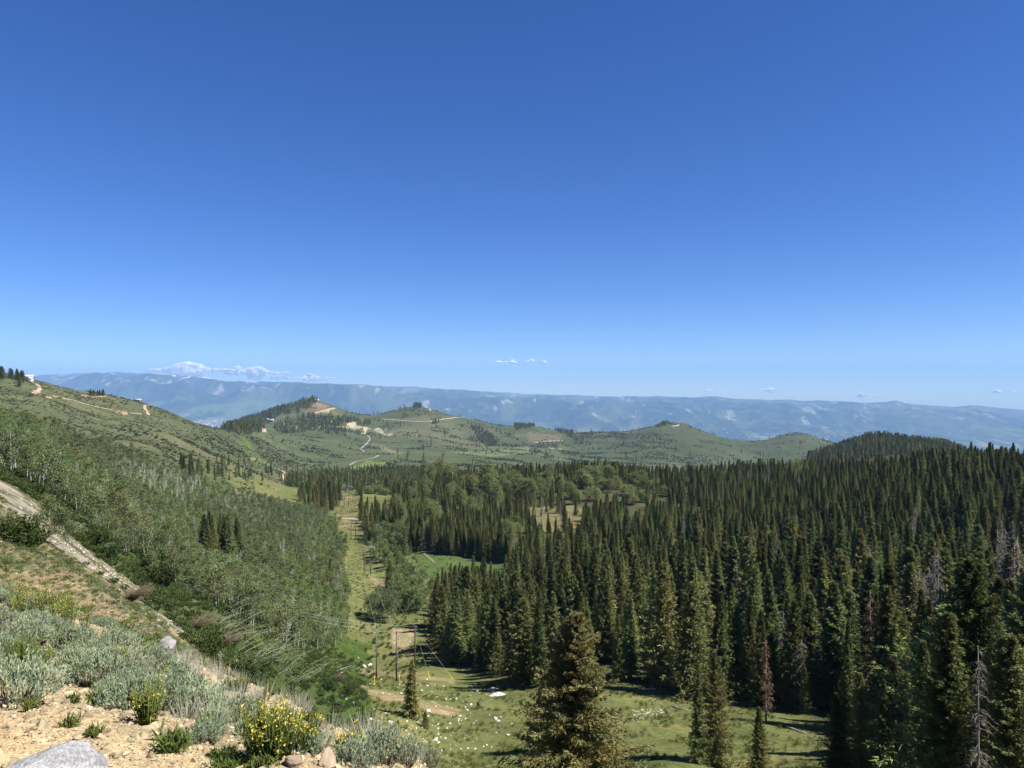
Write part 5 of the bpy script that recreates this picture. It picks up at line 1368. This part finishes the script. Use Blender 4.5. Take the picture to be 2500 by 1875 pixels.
def build_post():
    d0 = 1.95; cx = (66 - 1250) / F * d0
    nA, nRg = 260, 34
    a = np.linspace(0, TAU, nA, endpoint=False)
    dev = lambda c, w: np.exp(-(np.angle(np.exp(1j * (a - c))) / w) ** 2)
    rad = .195 * (1 + .07 * dev(1.6, .4) - .05 * np.cos(2 * (a - 1.6)) + .02 * vnoise(a * 5, a * 0, 3))
    cracks = [(1.15, .020, .02, .18), (1.66, .016, .03, .12), (2.15, .012, .02, .3), (2.75, .016, .024, .2), (.55, .018, .03, .15), (.1, .012, .018, .35), (3.4, .016, .024, .2), (4.3, .014, .02, .2), (5.3, .016, .024, .15), (1.40, .008, .014, .5), (1.95, .008, .014, .55), (.88, .009, .014, .45), (2.45, .008, .014, .5), (.33, .008, .012, .6)]
    V = []; T = []
    for i in range(nRg + 1):
        f = i / nRg; r = rad * f
        # worn, axe-rounded end: a blunt ridge falling away to both sides
        ridge = np.abs(r * np.cos(a) - .035)
        zz = -.045 * f ** 1.6 - .46 * ridge ** 1.2 + .004 * vnoise(r * np.cos(a) * 38 + 9, r * np.sin(a) * 38, 8) + .0022 * vnoise(r * np.cos(a) * 110, r * np.sin(a) * 110, 9)
        for a0, w, dp, r0 in cracks:
            da = np.angle(np.exp(1j * (a - a0 - .14 * np.sin(f * 6 + a0 * 3))))
            zz = zz - 1.5 * dp * smooth(r0, r0 + .25, f) * np.exp(-(da / (1.5 * w * (.5 + .7 * f))) ** 2)
        V.append(np.stack([r * np.cos(a), r * np.sin(a), zz], 1))
    for k, zz in enumerate((-.05, -.18, -.45, -1.15)):
        V.append(np.stack([rad * (1.03 + .01 * k) * np.cos(a), rad * (1.03 + .01 * k) * np.sin(a), V[nRg][:, 2] + zz], 1))
    V = np.concatenate(V); rows_ = nRg + 5
    top = (-(1806 - 937.5) / F - float(np.max(V[:, 2] / (d0 + V[:, 1]) + (-.9) * (1 / (d0 + V[:, 1]) - 1 / d0)))) * d0
    for _ in range(20):                      # seat it so its highest outline shows where the photograph has it
        e_ = float(np.max((V[:, 2] + top) / (d0 + V[:, 1]))) + (1806 - 937.5) / F
        top -= e_ * d0
    for i in range(rows_ - 1):
        for j in range(nA):
            p, q = i * nA + j, i * nA + (j + 1) % nA
            T += [(p, p + nA, q + nA), (p, q + nA, q)]
    me = mesh_np("post", V, T, [M_WOOD], None, None, True)
    o = obj("wooden_post", me); o.location = (cx, d0, top)
    tag(o, "end of a weathered pale grey wooden post with cracks and growth rings", "post")
build_post()

# white boulders on the green below the poles
WB = []
for k in range(6):
    m_ = hull_rock(rg, .5, 15, rg.uniform(.5, .75), 2); m_.materials.append(M_WHITEROCK); WB.append(m_)
boulders = [(1046, 1738, 16), (1045, 1750, 12), (945, 1744, 16), (975, 1739, 13), (994, 1762, 10), (905, 1757, 12), (953, 1766, 18), (958, 1772, 12), (945, 1777, 9), (950, 1786, 10), (991, 1785, 11), (1069, 1770, 9), (1069, 1780, 8), (1098, 1768, 12), (1070, 1795, 12), (1066, 1808, 18), (1070, 1815, 12), (1058, 1811, 10), (1210, 1757, 16), (1216, 1762, 14), (1222, 1752, 10), (1155, 1681, 14), (1165, 1689, 12), (1252, 1769, 12), (1240, 1796, 11), (1300, 1826, 9), (1150, 1722, 12), (1108, 1700, 13), (1135, 1729, 10), (1140, 1735, 12), (830, 1722, 10), (865, 1719, 12), (845, 1708, 9), (900, 1627, 22), (888, 1629, 16), (836, 1645, 12), (932, 1756, 9), (1120, 1757, 8), (1043, 1660, 8), (875, 1607, 7)]
while len(boulders) < 210:
    uu = rg.normal(1040, 90); vv = rg.uniform(1640, 1865)
    if vv > 1880 or not (830 < uu < 1330): continue
    w_ = rg.choice([4, 5, 6, 7, 9], p=[.3, .28, .2, .14, .08])
    if inside(np.array([uu]), np.array([vv]), [(870, 1640), (1190, 1690), (1300, 1760), (1320, 1830), (1180, 1875), (1080, 1870), (960, 1800), (880, 1740), (820, 1700)])[0]: boulders.append((uu, vv, w_))
for k, (uu, vv, w_) in enumerate(boulders):
    p = ground_at(uu, vv, 40); s_ = w_ / F * p.y
    o = obj("boulder", WB[k % 6]); o.location = (p.x, p.y, p.z + .1 * s_); o.scale = (s_, s_, s_); o.rotation_euler = (rg.uniform(-.3, .3), rg.uniform(-.3, .3), rg.uniform(0, TAU))
    tag(o, "white boulder lying on the green slope around the lone narrow spruce" if w_ > 8 else "small white stone strewn over the green slope below the poles", "rock", "white boulders around the lone spruce" if w_ > 8 else "small white stones below the poles")
RUB = []
for k in range(4):
    m_ = hull_rock(rg, .5, 14, rg.uniform(.4, .65), 1); m_.materials.append(M_TALUS); RUB.append(m_)
# pale rubble patches by the corridor and behind the hero tree
pts = []
for poly, n, dm in ((Z_ROCKP, 240, 120), ([(893, 1397), (920, 1405), (944, 1425), (925, 1425), (900, 1408)], 80, 200), ([(1545, 1735), (1600, 1728), (1650, 1738), (1640, 1750), (1580, 1755), (1550, 1765)], 80, 70), ([(1560, 1640), (1590, 1630), (1600, 1650), (1570, 1660)], 40, 90)):
    us = [q_[0] for q_ in poly]; vs = [q_[1] for q_ in poly]
    while n > 0:
        uu = rg.uniform(min(us), max(us)); vv = rg.uniform(min(vs), max(vs))
        if inside(np.array([uu]), np.array([vv]), poly)[0]: pts.append(ground_at(uu, vv, dm)); n -= 1
make_stuff("pale_rubble", np.array(pts), rg.uniform(.2, .75, len(pts)) * .7, rg.uniform(0, TAU, len(pts)), RUB, "pale rubble in the bare spots of the pole corridor", "rubble")
# snow patch under the trees
def snow_patch(u_, v_, k_, lb):
    g = Geo(); n = 34; a = np.linspace(0, TAU, n, endpoint=False)
    V = [(0, 0, .55)]; T = []
    for i in range(1, 9):
        f = i / 8
        r = f * (1 + .18 * vnoise(a * 1.5, a * 0 + 3, 5))
        zz = .55 * (1 - f ** 1.6) + .14 * vnoise(np.cos(a) * f * 4 + 7, np.sin(a) * f * 6, 6) * (1 - f * .6) - .12 * f
        V += list(zip(3.0 * r * np.cos(a), 2.4 * r * np.sin(a), zz * 1.5))
    for j in range(n): T.append((0, 1 + j, 1 + (j + 1) % n))
    for i in range(7):
        for j in range(n):
            p, q_ = 1 + i * n + j, 1 + i * n + (j + 1) % n; T += [(p, p + n, q_ + n), (p, q_ + n, q_)]
    g.add(V, T)
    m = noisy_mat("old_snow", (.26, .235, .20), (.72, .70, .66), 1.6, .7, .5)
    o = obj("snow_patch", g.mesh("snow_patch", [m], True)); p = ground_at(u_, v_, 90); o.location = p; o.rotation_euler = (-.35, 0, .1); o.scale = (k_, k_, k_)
    tag(o, lb, "snow")
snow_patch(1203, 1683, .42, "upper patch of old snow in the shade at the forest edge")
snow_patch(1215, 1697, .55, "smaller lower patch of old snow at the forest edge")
# fallen trunks on the grass
M_LOG = noisy_mat("bleached_log", (.30, .27, .23), (.48, .45, .40), 6, .85, .2, stretch=(1, 1, 1))
for (u0, v0, u1, v1, r, lb) in ((1920, 1778, 1968, 1792, .10, "bleached fallen log on the shaded grass"), (2012, 1812, 2035, 1832, .09, "short bleached log with a fork at the shaded grass"), (1572, 1686, 1610, 1684, .10, "pale fallen log under the front spruces"), (1640, 1727, 1680, 1737, .09, "thin pale log along the upper edge of the clearing"), (1570, 1650, 1592, 1630, .09, "white broken trunk leaning in the gap of the front spruces"), (872, 1643, 915, 1655, .07, "dark stick lying on the tan ground left of the poles"), (820, 1640, 862, 1624, .07, "bleached trunk end at the foot of the bent saplings"),
        (1120, 1712, 1142, 1722, .06, "thin stick on the grass near the right guy wire"), (0, 1265, 24, 1280, .06, "dead pale branch at the left edge of the soil slope")):
    a = ground_at(u0, v0, 20); b = ground_at(u1, v1, 20)
    g = Geo(); A = np.array(a) + [0, 0, r]; B = np.array(b) + [0, 0, r * .8]; d = B - A
    tube(g, [A - A, d * .35 + [0, 0, .05], d * .7, d], [r, r * .9, r * .7, r * .35], 7, np.ones(3))
    for k in range(3):
        s = rg.uniform(.3, .9); tube(g, [d * s, d * s + rg.normal(size=3) * .25 + [0, 0, .4]], [r * .35, r * .1], 4, np.ones(3))
    o = obj("fallen_log", g.mesh("fallen_log", [M_LOG])); o.location = A; tag(o, lb, "log")

# ------------------------------------------------------------------ power line
M_POLE = noisy_mat("pole_wood", (.055, .038, .028), (.10, .07, .05), 5, .85, .2, stretch=(4, 4, .4))
M_STEEL = noisy_mat("galvanised_steel", (.32, .33, .34), (.42, .43, .44), 30, .5, 0, spec=.4)
M_WIRE = noisy_mat("wire_aluminium", (.34, .35, .33), (.44, .45, .42), 30, .5, 0, spec=.4)
M_GUARD = noisy_mat("yellow_guard", (.62, .44, .02), (.70, .52, .04), 10, .6, 0)
def pole_mesh(h, r):
    g = Geo(); tube(g, [(0, 0, -.6), (0, 0, h * .5), (0, 0, h)], [r, r * .85, r * .66], 10, np.ones(3)); return g.mesh("pole", [M_POLE], True)
tops = []
for k, (uu, vb, vt, lb) in enumerate(((919, 1658, 1526, "left brown pole of the three pole wire dead end"), (968, 1663, 1541, "middle brown pole of the three pole wire dead end"), (1013, 1648, 1527, "right dark pole of the three pole dead end, partly behind the lone spruce"))):
    p = ground_at(uu, vb, 100); h = (vb - vt) / F * p.y
    e = empty("utility_pole", p); tag(e, lb, "pole", None)
    obj("shaft", pole_mesh(h, .17), e)
    for zz, dx in ((h - .35, .35), (h - 1.6, .55), (h - 1.75, -.5)):
        g = Geo(); tube(g, [(0, 0, 0), (dx, -.15, .12)], [.045, .035], 5, np.ones(3))
        for q_ in np.linspace(.35, 1, 5): tube(g, [(dx * q_, -.15 * q_, .12 * q_ - .05), (dx * q_, -.15 * q_, .12 * q_ + .05)], [.09, .09], 7, np.ones(3))
        o = obj("insulator", g.mesh("insulator", [M_STEEL]), e); o.location = (0, 0, zz)
    for gx, gy, guard in (((1.4, -9.5, 1), (.8, -4, 0)) if k == 0 else ((2.2, -9.5, 1), (1.0, -5, 0)) if k == 1 else ((4.2, -9.5, 1), (8.5, -7.5, 1))):
        gz = h1(p.x + gx, p.y + gy) - p.z
        g = Geo(); tube(g, [(0, 0, h - .5), (gx, gy, gz)], [.012, .012], 4, np.ones(3)); gw = obj("guy_wire", g.mesh("guy_wire", [M_WIRE]), e)
        if guard:
            A = np.array([gx, gy, gz]); B = np.array([0, 0, h - .5]); Dn = (B - A) / np.linalg.norm(B - A)
            g = Geo(); tube(g, [A, A + Dn * 2.0], [.042, .042], 6, np.ones(3)); obj("yellow_guard", g.mesh("yellow_guard", [M_GUARD]), gw)
    tops.append(np.array([p.x, p.y, p.z + h - .3]))
wire_pts = [[tops[0]], [tops[1]], [tops[2]]]
for k, (ua, ub, vb, vt, lb) in enumerate(((889, 905, 1402, 1334, "two legged pole frame with a braced crossarm above the tan rubble"), (857, 868, 1318, 1268, "thin two legged pole frame below the pale crossing track"), (840, 851, 1238, 1214, "small two legged pole frame high in the mown corridor"), (843, 853, 1203, 1186, "farthest two legged pole frame at the top of the corridor"))):
    p = ground_at((ua + ub) / 2, vb, 180); h = (vb - vt) / F * p.y; sp_ = (ub - ua) / F * p.y
    e = empty("pole_frame", p); tag(e, lb, "pole")
    for s_ in (-1, 1):
        o = obj("leg", pole_mesh(h + .8, .16), e); o.location = (s_ * sp_ / 2, 0, h1(p.x + s_ * sp_ / 2, p.y) - p.z)
    g = Geo(); box(g, (0, 0, h - .4), (sp_ * 2.2, .18, .22)); obj("crossarm", g.mesh("crossarm", [M_STEEL]), e)
    for s_ in (-1, 1):
        for w_ in (-1, 1):
            g = Geo(); tube(g, [(s_ * sp_ / 2, -.12, h + .35), (s_ * sp_ / 2 + w_ * sp_ * .5, -.12, h - .4)], [.05, .05], 5, np.ones(3)); obj("brace", g.mesh("brace", [M_STEEL]), e)
    for j, q_ in enumerate((-1, 0, 1)):
        wire_pts[j].append(np.array([p.x + q_ * sp_ * 1.08, p.y, p.z + h - .9]))
for j, w_ in enumerate(wire_pts):
    g = Geo()
    for a, b in zip(w_[:-1], w_[1:]):
        t = np.linspace(0, 1, 14)[:, None]; L_ = np.linalg.norm(b - a)
        P = a + (b - a) * t; P[:, 2] -= (4 * t * (1 - t))[:, 0] * L_ * .022
        tube(g, P, np.full(14, .022), 4, np.ones(3))
    o = obj("power_line", g.mesh("power_line", [M_WIRE])); tag(o, ("left", "middle", "right")[j] + " wire running from the dead end poles up the corridor", "wire")
for j, (v0, du) in enumerate(((1238, 0), (1262, 4), (1285, 8))):
    d0 = 70; A = np.array([(-160 - 1250) / F * d0, d0, -(v0 - 62 - 937.5) / F * d0]); B = tops[min(j, 2)]
    t = np.linspace(0, 1, 26)[:, None]; P = A + (B - A) * t; P[:, 2] -= (4 * t * (1 - t))[:, 0] * 2.6
    g = Geo(); tube(g, P, np.full(26, .014), 4, np.ones(3)); o = obj("power_line", g.mesh("power_line", [M_WIRE]))
    tag(o, ("upper", "middle", "lower")[j] + " of the three wires crossing the left slope to the dead end poles", "wire")

# ------------------------------------------------------------------ dirt roads, buildings, birds, clouds
M_ROAD = noisy_mat("dirt_road", (.30, .235, .155), (.42, .34, .24), .6, .9, 0)
M_GREYROAD = noisy_mat("grey_track", (.19, .18, .165), (.27, .255, .235), .6, .9, 0)
M_RUT = noisy_mat('worn_track', (.17, .145, .085), (.24, .20, .125), .6, .9, 0)
def road(pix, width, mat, name="road", dm=300, lift=.12):
    P = np.array([ground_at(a, b, dm) for a, b in pix])
    seg = np.concatenate([[0], np.cumsum(np.linalg.norm(np.diff(P[:, :2], axis=0), axis=1))])
    n = max(12, int(seg[-1] / 6)); s = np.linspace(0, seg[-1], min(n, 220))
    X = np.interp(s, seg, P[:, 0]); Yv = np.interp(s, seg, P[:, 1])
    k = np.ones(5) / 5
    if len(X) > 12:
        X[2:-2] = np.convolve(X, k, 'valid'); Yv[2:-2] = np.convolve(Yv, k, 'valid')
    tx = np.gradient(X); ty = np.gradient(Yv); L_ = np.hypot(tx, ty) + 1e-6
    V = []; T = []
    m = 4
    wv = width * (1 + .25 * vnoise(s / 12, s * 0, 7))
    for j in range(m + 1):
        f = j / m - .5
        xx = X - ty / L_ * wv * f; yy = Yv + tx / L_ * wv * f
        V.append(np.stack([xx, yy, H(xx, yy) + lift * (1.3 - abs(f))], 1))
    V = np.stack(V, 1).reshape(-1, 3); nrow = len(X)
    for i in range(nrow - 1):
        for j in range(m):
            p = i * (m + 1) + j; T += [(p, p + 1, p + m + 2), (p, p + m + 2, p + m + 1)]
    o = obj(name, mesh_np(name, V, T, [mat])); tag(o, kind="structure")
road([(676, 1143), (688, 1147), (696, 1155), (692, 1164), (683, 1171)], 4.5, M_ROAD, "dirt_road", 500, .3)
road([(613, 1121), (620, 1119), (628, 1124)], 6, M_ROAD, "dirt_road", 600, .3)
road([(643, 1031), (640, 1042), (646, 1056)], 11, M_ROAD, "dirt_road", 1000, .8)
road([(892, 1043), (892, 1052), (887, 1060)], 12, M_ROAD, "dirt_road", 1200, .8)
road([(897, 1064), (905, 1070), (899, 1080), (886, 1090), (880, 1098), (889, 1104)], 5, M_GREYROAD, "gravel_track", 1000, .7)
road([(852, 1136), (866, 1128), (890, 1123), (918, 1116), (924, 1112)], 5, M_GREYROAD, "gravel_track", 900, .5)
road([(765, 1010), (780, 1006), (800, 1001), (818, 997)], 8, M_ROAD, "dirt_road", 1500, .8)
road([(780, 1042), (810, 1043), (840, 1042), (878, 1046)], 9, M_ROAD, "dirt_road", 1500, .8)
road([(930, 1023), (970, 1026), (1010, 1030), (1050, 1029), (1090, 1023), (1130, 1020)], 6, M_ROAD, "dirt_road", 1500, .8)
road([(1046, 990), (1049, 996), (1051, 1003)], 6, M_ROAD, "dirt_road", 1500, .8)
road([(1305, 1081), (1325, 1079), (1345, 1077), (1372, 1076)], 7, M_ROAD, "dirt_road", 1500, .8)
road([(1640, 1041), (1652, 1040), (1665, 1037)], 9, M_ROAD, "dirt_road", 1800, .8)
road([(832, 1267), (850, 1266), (876, 1268)], 3.4, M_ROAD, "dirt_road", 250, .15)
road([(1028, 1345), (1042, 1358), (1062, 1376)], .7, M_RUT, "dirt_road", 180, .12)
road([(82, 934), (94, 941), (98, 949), (92, 957), (84, 962)], 3.6, M_ROAD, "dirt_road", 500, .3)
road([(128, 967), (160, 974), (195, 982), (240, 994), (272, 1001), (315, 1009), (352, 1013)], 3.0, M_ROAD, "dirt_road", 400, .3)
road([(362, 985), (353, 992), (354, 1000), (362, 1006), (361, 1013)], 3.4, M_ROAD, "dirt_road", 600, .35)

M_WALLR = noisy_mat("red_boards", (.24, .07, .045), (.32, .10, .07), 2, .8, 0)
M_WALLW = noisy_mat("white_boards", (.55, .55, .53), (.66, .66, .64), 2, .8, 0)
M_WALLT = noisy_mat("tan_boards", (.30, .24, .18), (.38, .31, .24), 2, .8, 0)
M_ROOF = noisy_mat("roof_metal", (.40, .38, .36), (.50, .48, .46), 2, .6, 0)
M_WIN = noisy_mat("window_glass", (.02, .025, .03), (.03, .035, .04), 2, .2, 0, spec=.5)
def house(u_, v_, dm, w, dp, h, wall, lb, rot=0.2):
    p = ground_at(u_, v_, dm)
    e = empty("house", (p.x, p.y, p.z - .4), rot); tag(e, lb, "building")
    g = Geo(); box(g, (0, 0, h / 2), (w, dp, h)); obj("wall", g.mesh("wall", [wall]), e)
    g = Geo(); rh = h * .45
    V = [(-w * .56, -dp * .6, h), (w * .56, -dp * .6, h), (w * .56, dp * .6, h), (-w * .56, dp * .6, h), (-w * .56, 0, h + rh), (w * .56, 0, h + rh)]
    g.add(V, [(0, 1, 5), (0, 5, 4), (2, 3, 4), (2, 4, 5), (0, 4, 3), (1, 2, 5), (0, 3, 2), (0, 2, 1)]); obj("roof", g.mesh("roof", [M_ROOF]), e)
    for k in (-1, 0, 1):
        g = Geo(); box(g, (k * w * .3, -dp / 2 - .02, h * .55), (w * .14, .08, h * .4)); obj("window", g.mesh("window", [M_WIN]), e)
house(66, 930, 600, 12, 7, 5, M_WALLR, "red building with a pale roof beside trees on the left skyline ridge")
house(74, 933, 600, 5, 5, 4.2, M_WALLW, "small white hut right of the red ridge building", .1)
house(336, 978, 600, 9, 5, 3, M_WALLT, "low hut on the ridge crest above the winding dirt road", .1)
for k, (uu, vv, w_, lb) in enumerate(((642, 1029, 14, "pale building behind the bare white road knoll"), (652, 1028, 12, "second building just right of the white road knoll"), (662, 1030, 16, "long building in the trees right of the knoll"), (770, 979, 10, "white building on top of the first rounded hill"), (776, 980, 8, "smaller white building beside the summit building"))):
    house(uu, vv, 1500, w_, 8, 6, M_WALLW if k > 2 or k == 0 else M_WALLT, lb, rg.uniform(-.3, .3))
# the far towns: too many and too small to count
pts = []
tg_ = []
def far_z(t, y):
    j = np.clip(np.searchsorted(tm, t), 1, len(tm) - 1); col_y = ym[:, j]; return float(np.interp(y, col_y, zm[:, j]))
box_m = []
for k, mt in enumerate((M_WALLW, M_ROOF, M_WALLT)):
    g = Geo(); box(g, (0, 0, 3), (16 + 6 * k, 11, 7)); box(g, (9, 4, 2), (8, 8, 5)); box_m.append(g.mesh("town_house", [mt]))
for (uc, su, yc, sy, n) in ((530, 45, 18200, 900, 420), (1990, 130, 15600, 900, 520), (2000, 160, 17600, 900, 220), (2150, 120, 15400, 600, 160), (1480, 120, 15600, 900, 160), (900, 30, 16400, 500, 60)):
    for _ in range(n):
        t = (rg.normal(uc, su) - 1250) / F; yv = rg.normal(yc, sy); pts.append((t * yv, yv, far_z(t, yv)))
make_stuff("far_town", np.array(pts), rg.uniform(.8, 2.6, len(pts)), rg.uniform(0, TAU, len(pts)), box_m, "scattered pale roofs of towns on the far valley floor", "town")

M_BIRD = noisy_mat("dark_feathers", (.03, .028, .026), (.05, .047, .044), 5, .8, 0)
def bird(u_, v_, d, span, lb):
    g = Geo()
    tube(g, [(-.28, 0, 0), (-.15, 0, .02), (.05, 0, .03), (.2, 0, .04), (.3, 0, .03)], [.02, .06, .08, .05, .015], 8, np.ones(3))
    w = Geo()
    for s_ in (-1, 1):
        V = [(.12, 0, .03), (-.12, 0, .03), (.14, s_ * .45, .16), (-.10, s_ * .45, .15), (.02, s_ * 1.0, .08), (-.06, s_ * .9, .08), (.12, 0, .055), (-.12, 0, .05), (.14, s_ * .45, .18), (-.10, s_ * .45, .17)]
        w.add(V, [(0, 1, 3), (0, 3, 2), (2, 3, 5), (2, 5, 4), (6, 9, 7), (6, 8, 9), (8, 5, 9), (8, 4, 5), (0, 2, 8), (0, 8, 6), (1, 7, 9), (1, 9, 3), (2, 4, 8), (3, 9, 5)])
    tl = Geo(); tl.add([(-.25, 0, 0), (-.5, .1, 0), (-.5, -.1, 0), (-.25, 0, .02), (-.5, .1, .01), (-.5, -.1, .01)], [(0, 1, 2), (3, 5, 4), (0, 3, 4), (0, 4, 1), (0, 2, 5), (0, 5, 3), (1, 4, 5), (1, 5, 2)])
    e = empty("bird", ((u_ - 1250) / F * d, d, -(v_ - 937.5) / F * d), 1.0, span / 2); tag(e, lb, "bird")
    obj("body", g.mesh("body", [M_BIRD], True), e); obj("wings", w.mesh("wings", [M_BIRD]), e); obj("tail", tl.mesh("tail", [M_BIRD]), e)
bird(266, 781, 420, 1.9, "dark bird gliding alone in the blue sky")
bird(55, 903, 420, 1.3, "tiny bird just over the trees of the left ridge")

# fair weather clouds beyond the mountains, outside the haze
def cloud_mat(lo=.12, hi=.85):
    m, nt, out = new_mat("cloud_white")
    N = nt.nodes.new; L = nt.links.new
    d = N("ShaderNodeBsdfDiffuse"); d.inputs["Color"].default_value = (.97, .97, .97, 1)
    t = N("ShaderNodeBsdfTranslucent"); t.inputs["Color"].default_value = (.97, .97, .97, 1)
    ms = N("ShaderNodeMixShader"); ms.inputs[0].default_value = .45
    L(d.outputs[0], ms.inputs[1]); L(t.outputs[0], ms.inputs[2])
    ge = N("ShaderNodeNewGeometry"); no = N("ShaderNodeTexNoise"); no.inputs["Scale"].default_value = .0016; no.inputs["Detail"].default_value = 6; no.inputs["Roughness"].default_value = .62
    L(ge.outputs["Position"], no.inputs["Vector"])
    mr = N("ShaderNodeMapRange"); mr.inputs["From Min"].default_value = .36; mr.inputs["From Max"].default_value = .66; mr.inputs["To Min"].default_value = lo; mr.inputs["To Max"].default_value = hi
    L(no.outputs["Fac"], mr.inputs["Value"])
    tr = N("ShaderNodeBsdfTransparent"); m2 = N("ShaderNodeMixShader")
    L(mr.outputs[0], m2.inputs[0]); L(ms.outputs[0], m2.inputs[1]); L(tr.outputs[0], m2.inputs[2])
    L(m2.outputs[0], out.inputs["Surface"])
    return m
M_CLOUD = cloud_mat(); M_CLOUDLET = cloud_mat(.0, .45)
bmc = bmesh.new(); bmesh.ops.create_icosphere(bmc, subdivisions=3, radius=1.0)
ICO_V = np.array([v_.co[:] for v_ in bmc.verts]); ICO_T = np.array([[v_.index for v_ in f_.verts] for f_ in bmc.faces]); bmc.free()
def cloud(uc, vc, wpx, hpx, n, lb, d=62000, group=None, flat=.5):
    g = Geo(); sc_ = d / F
    for _ in range(n):
        f = rg.uniform(-1, 1); env = (1 - abs(f) ** 2.2) * (.55 + .45 * math.sin(f * 5 + uc))
        px = f * wpx / 2; h_ = hpx * max(.15, env)
        pz = rg.uniform(-.45, .5) * h_; r = (hpx * .20 + rg.uniform(0, .14) * hpx) * max(.45, env)
        P = ICO_V * (1 + .22 * vnoise(ICO_V[:, 0] * 2.3 + _, ICO_V[:, 1] * 2.3 + ICO_V[:, 2] * 1.7, _)[:, None])
        g.add((P * [r * 1.7, r * 1.5, r * .8] + [px, rg.uniform(-.3, .3) * wpx * .3, pz]) * sc_, ICO_T)
    o = obj("cloud", g.mesh("cloud", [M_CLOUD if wpx > 100 else M_CLOUDLET], True)); rm = o.modifiers.new("merge", "REMESH"); rm.mode = "VOXEL"; rm.voxel_size = max(hpx * .07, wpx / 300) * sc_; rm.use_smooth_shade = True; o.location = ((uc - 1250) / F * d, d, -(vc - 937.5) / F * d); tag(o, lb, "cloud", group)
cloud(500, 904, 250, 34, 170, "largest bank of white cumulus behind the left mountains")
cloud(630, 912, 150, 28, 90, "white puffy cloud right of the largest bank behind the mountains")
cloud(735, 924, 160, 18, 80, "long low cloud trailing to the right behind the mountains")
cloud(430, 908, 110, 16, 46, "thin left end of the cumulus bank over the mountains")
cloud(1237, 883, 56, 11, 54, "long thin white cloud, leftmost of three over the middle ridge", 26000)
cloud(1295, 881, 24, 8, 24, "small thin cloud in the middle of three over the ridge", 26000)
cloud(1326, 885, 15, 10, 18, "tiny round cloud, rightmost of three over the ridge", 26000)
cloud(1738, 954, 40, 10, 30, "thin pale cloud left of the wider one above the right ridge")
cloud(1880, 952, 60, 11, 44, "wider pale cloud above the right ridge")
cloud(2115, 966, 80, 11, 44, "low flat cloud touching the right ridge above the forest knoll")
cloud(2448, 956, 62, 12, 42, "white flat cloud near the right edge of the sky")

# ------------------------------------------------------------------ haze: one closed prism of even air round the whole scene
def build_haze():
    g = Geo(); far = lambda x: 29000 * 1.065 - .143 * x
    P = [(-58000, -3000), (58000, -3000), (58000, far(58000)), (-58000, far(-58000))]
    V = [(x, y, z) for z in (-1900, 690) for x, y in P]
    T = [(0, 2, 1), (0, 3, 2), (4, 5, 6), (4, 6, 7)]
    for i in range(4):
        j = (i + 1) % 4; T += [(i, j, j + 4), (i, j + 4, i + 4)]
    g.add(V, T)
    m, nt, out = new_mat("haze_air")
    pv = nt.nodes.new("ShaderNodeVolumePrincipled")
    pv.inputs["Color"].default_value = (.335, .60, .98, 1)
    pv.inputs["Density"].default_value = 4.0e-5
    pv.inputs["Anisotropy"].default_value = 0.0
    nt.links.new(pv.outputs[0], out.inputs["Volume"])
    o = obj("haze", g.mesh("haze", [m])); tag(o, kind="stuff", label="thin blue air haze over the far valley", cat="haze")
    o.display_type = 'WIRE'

build_haze()
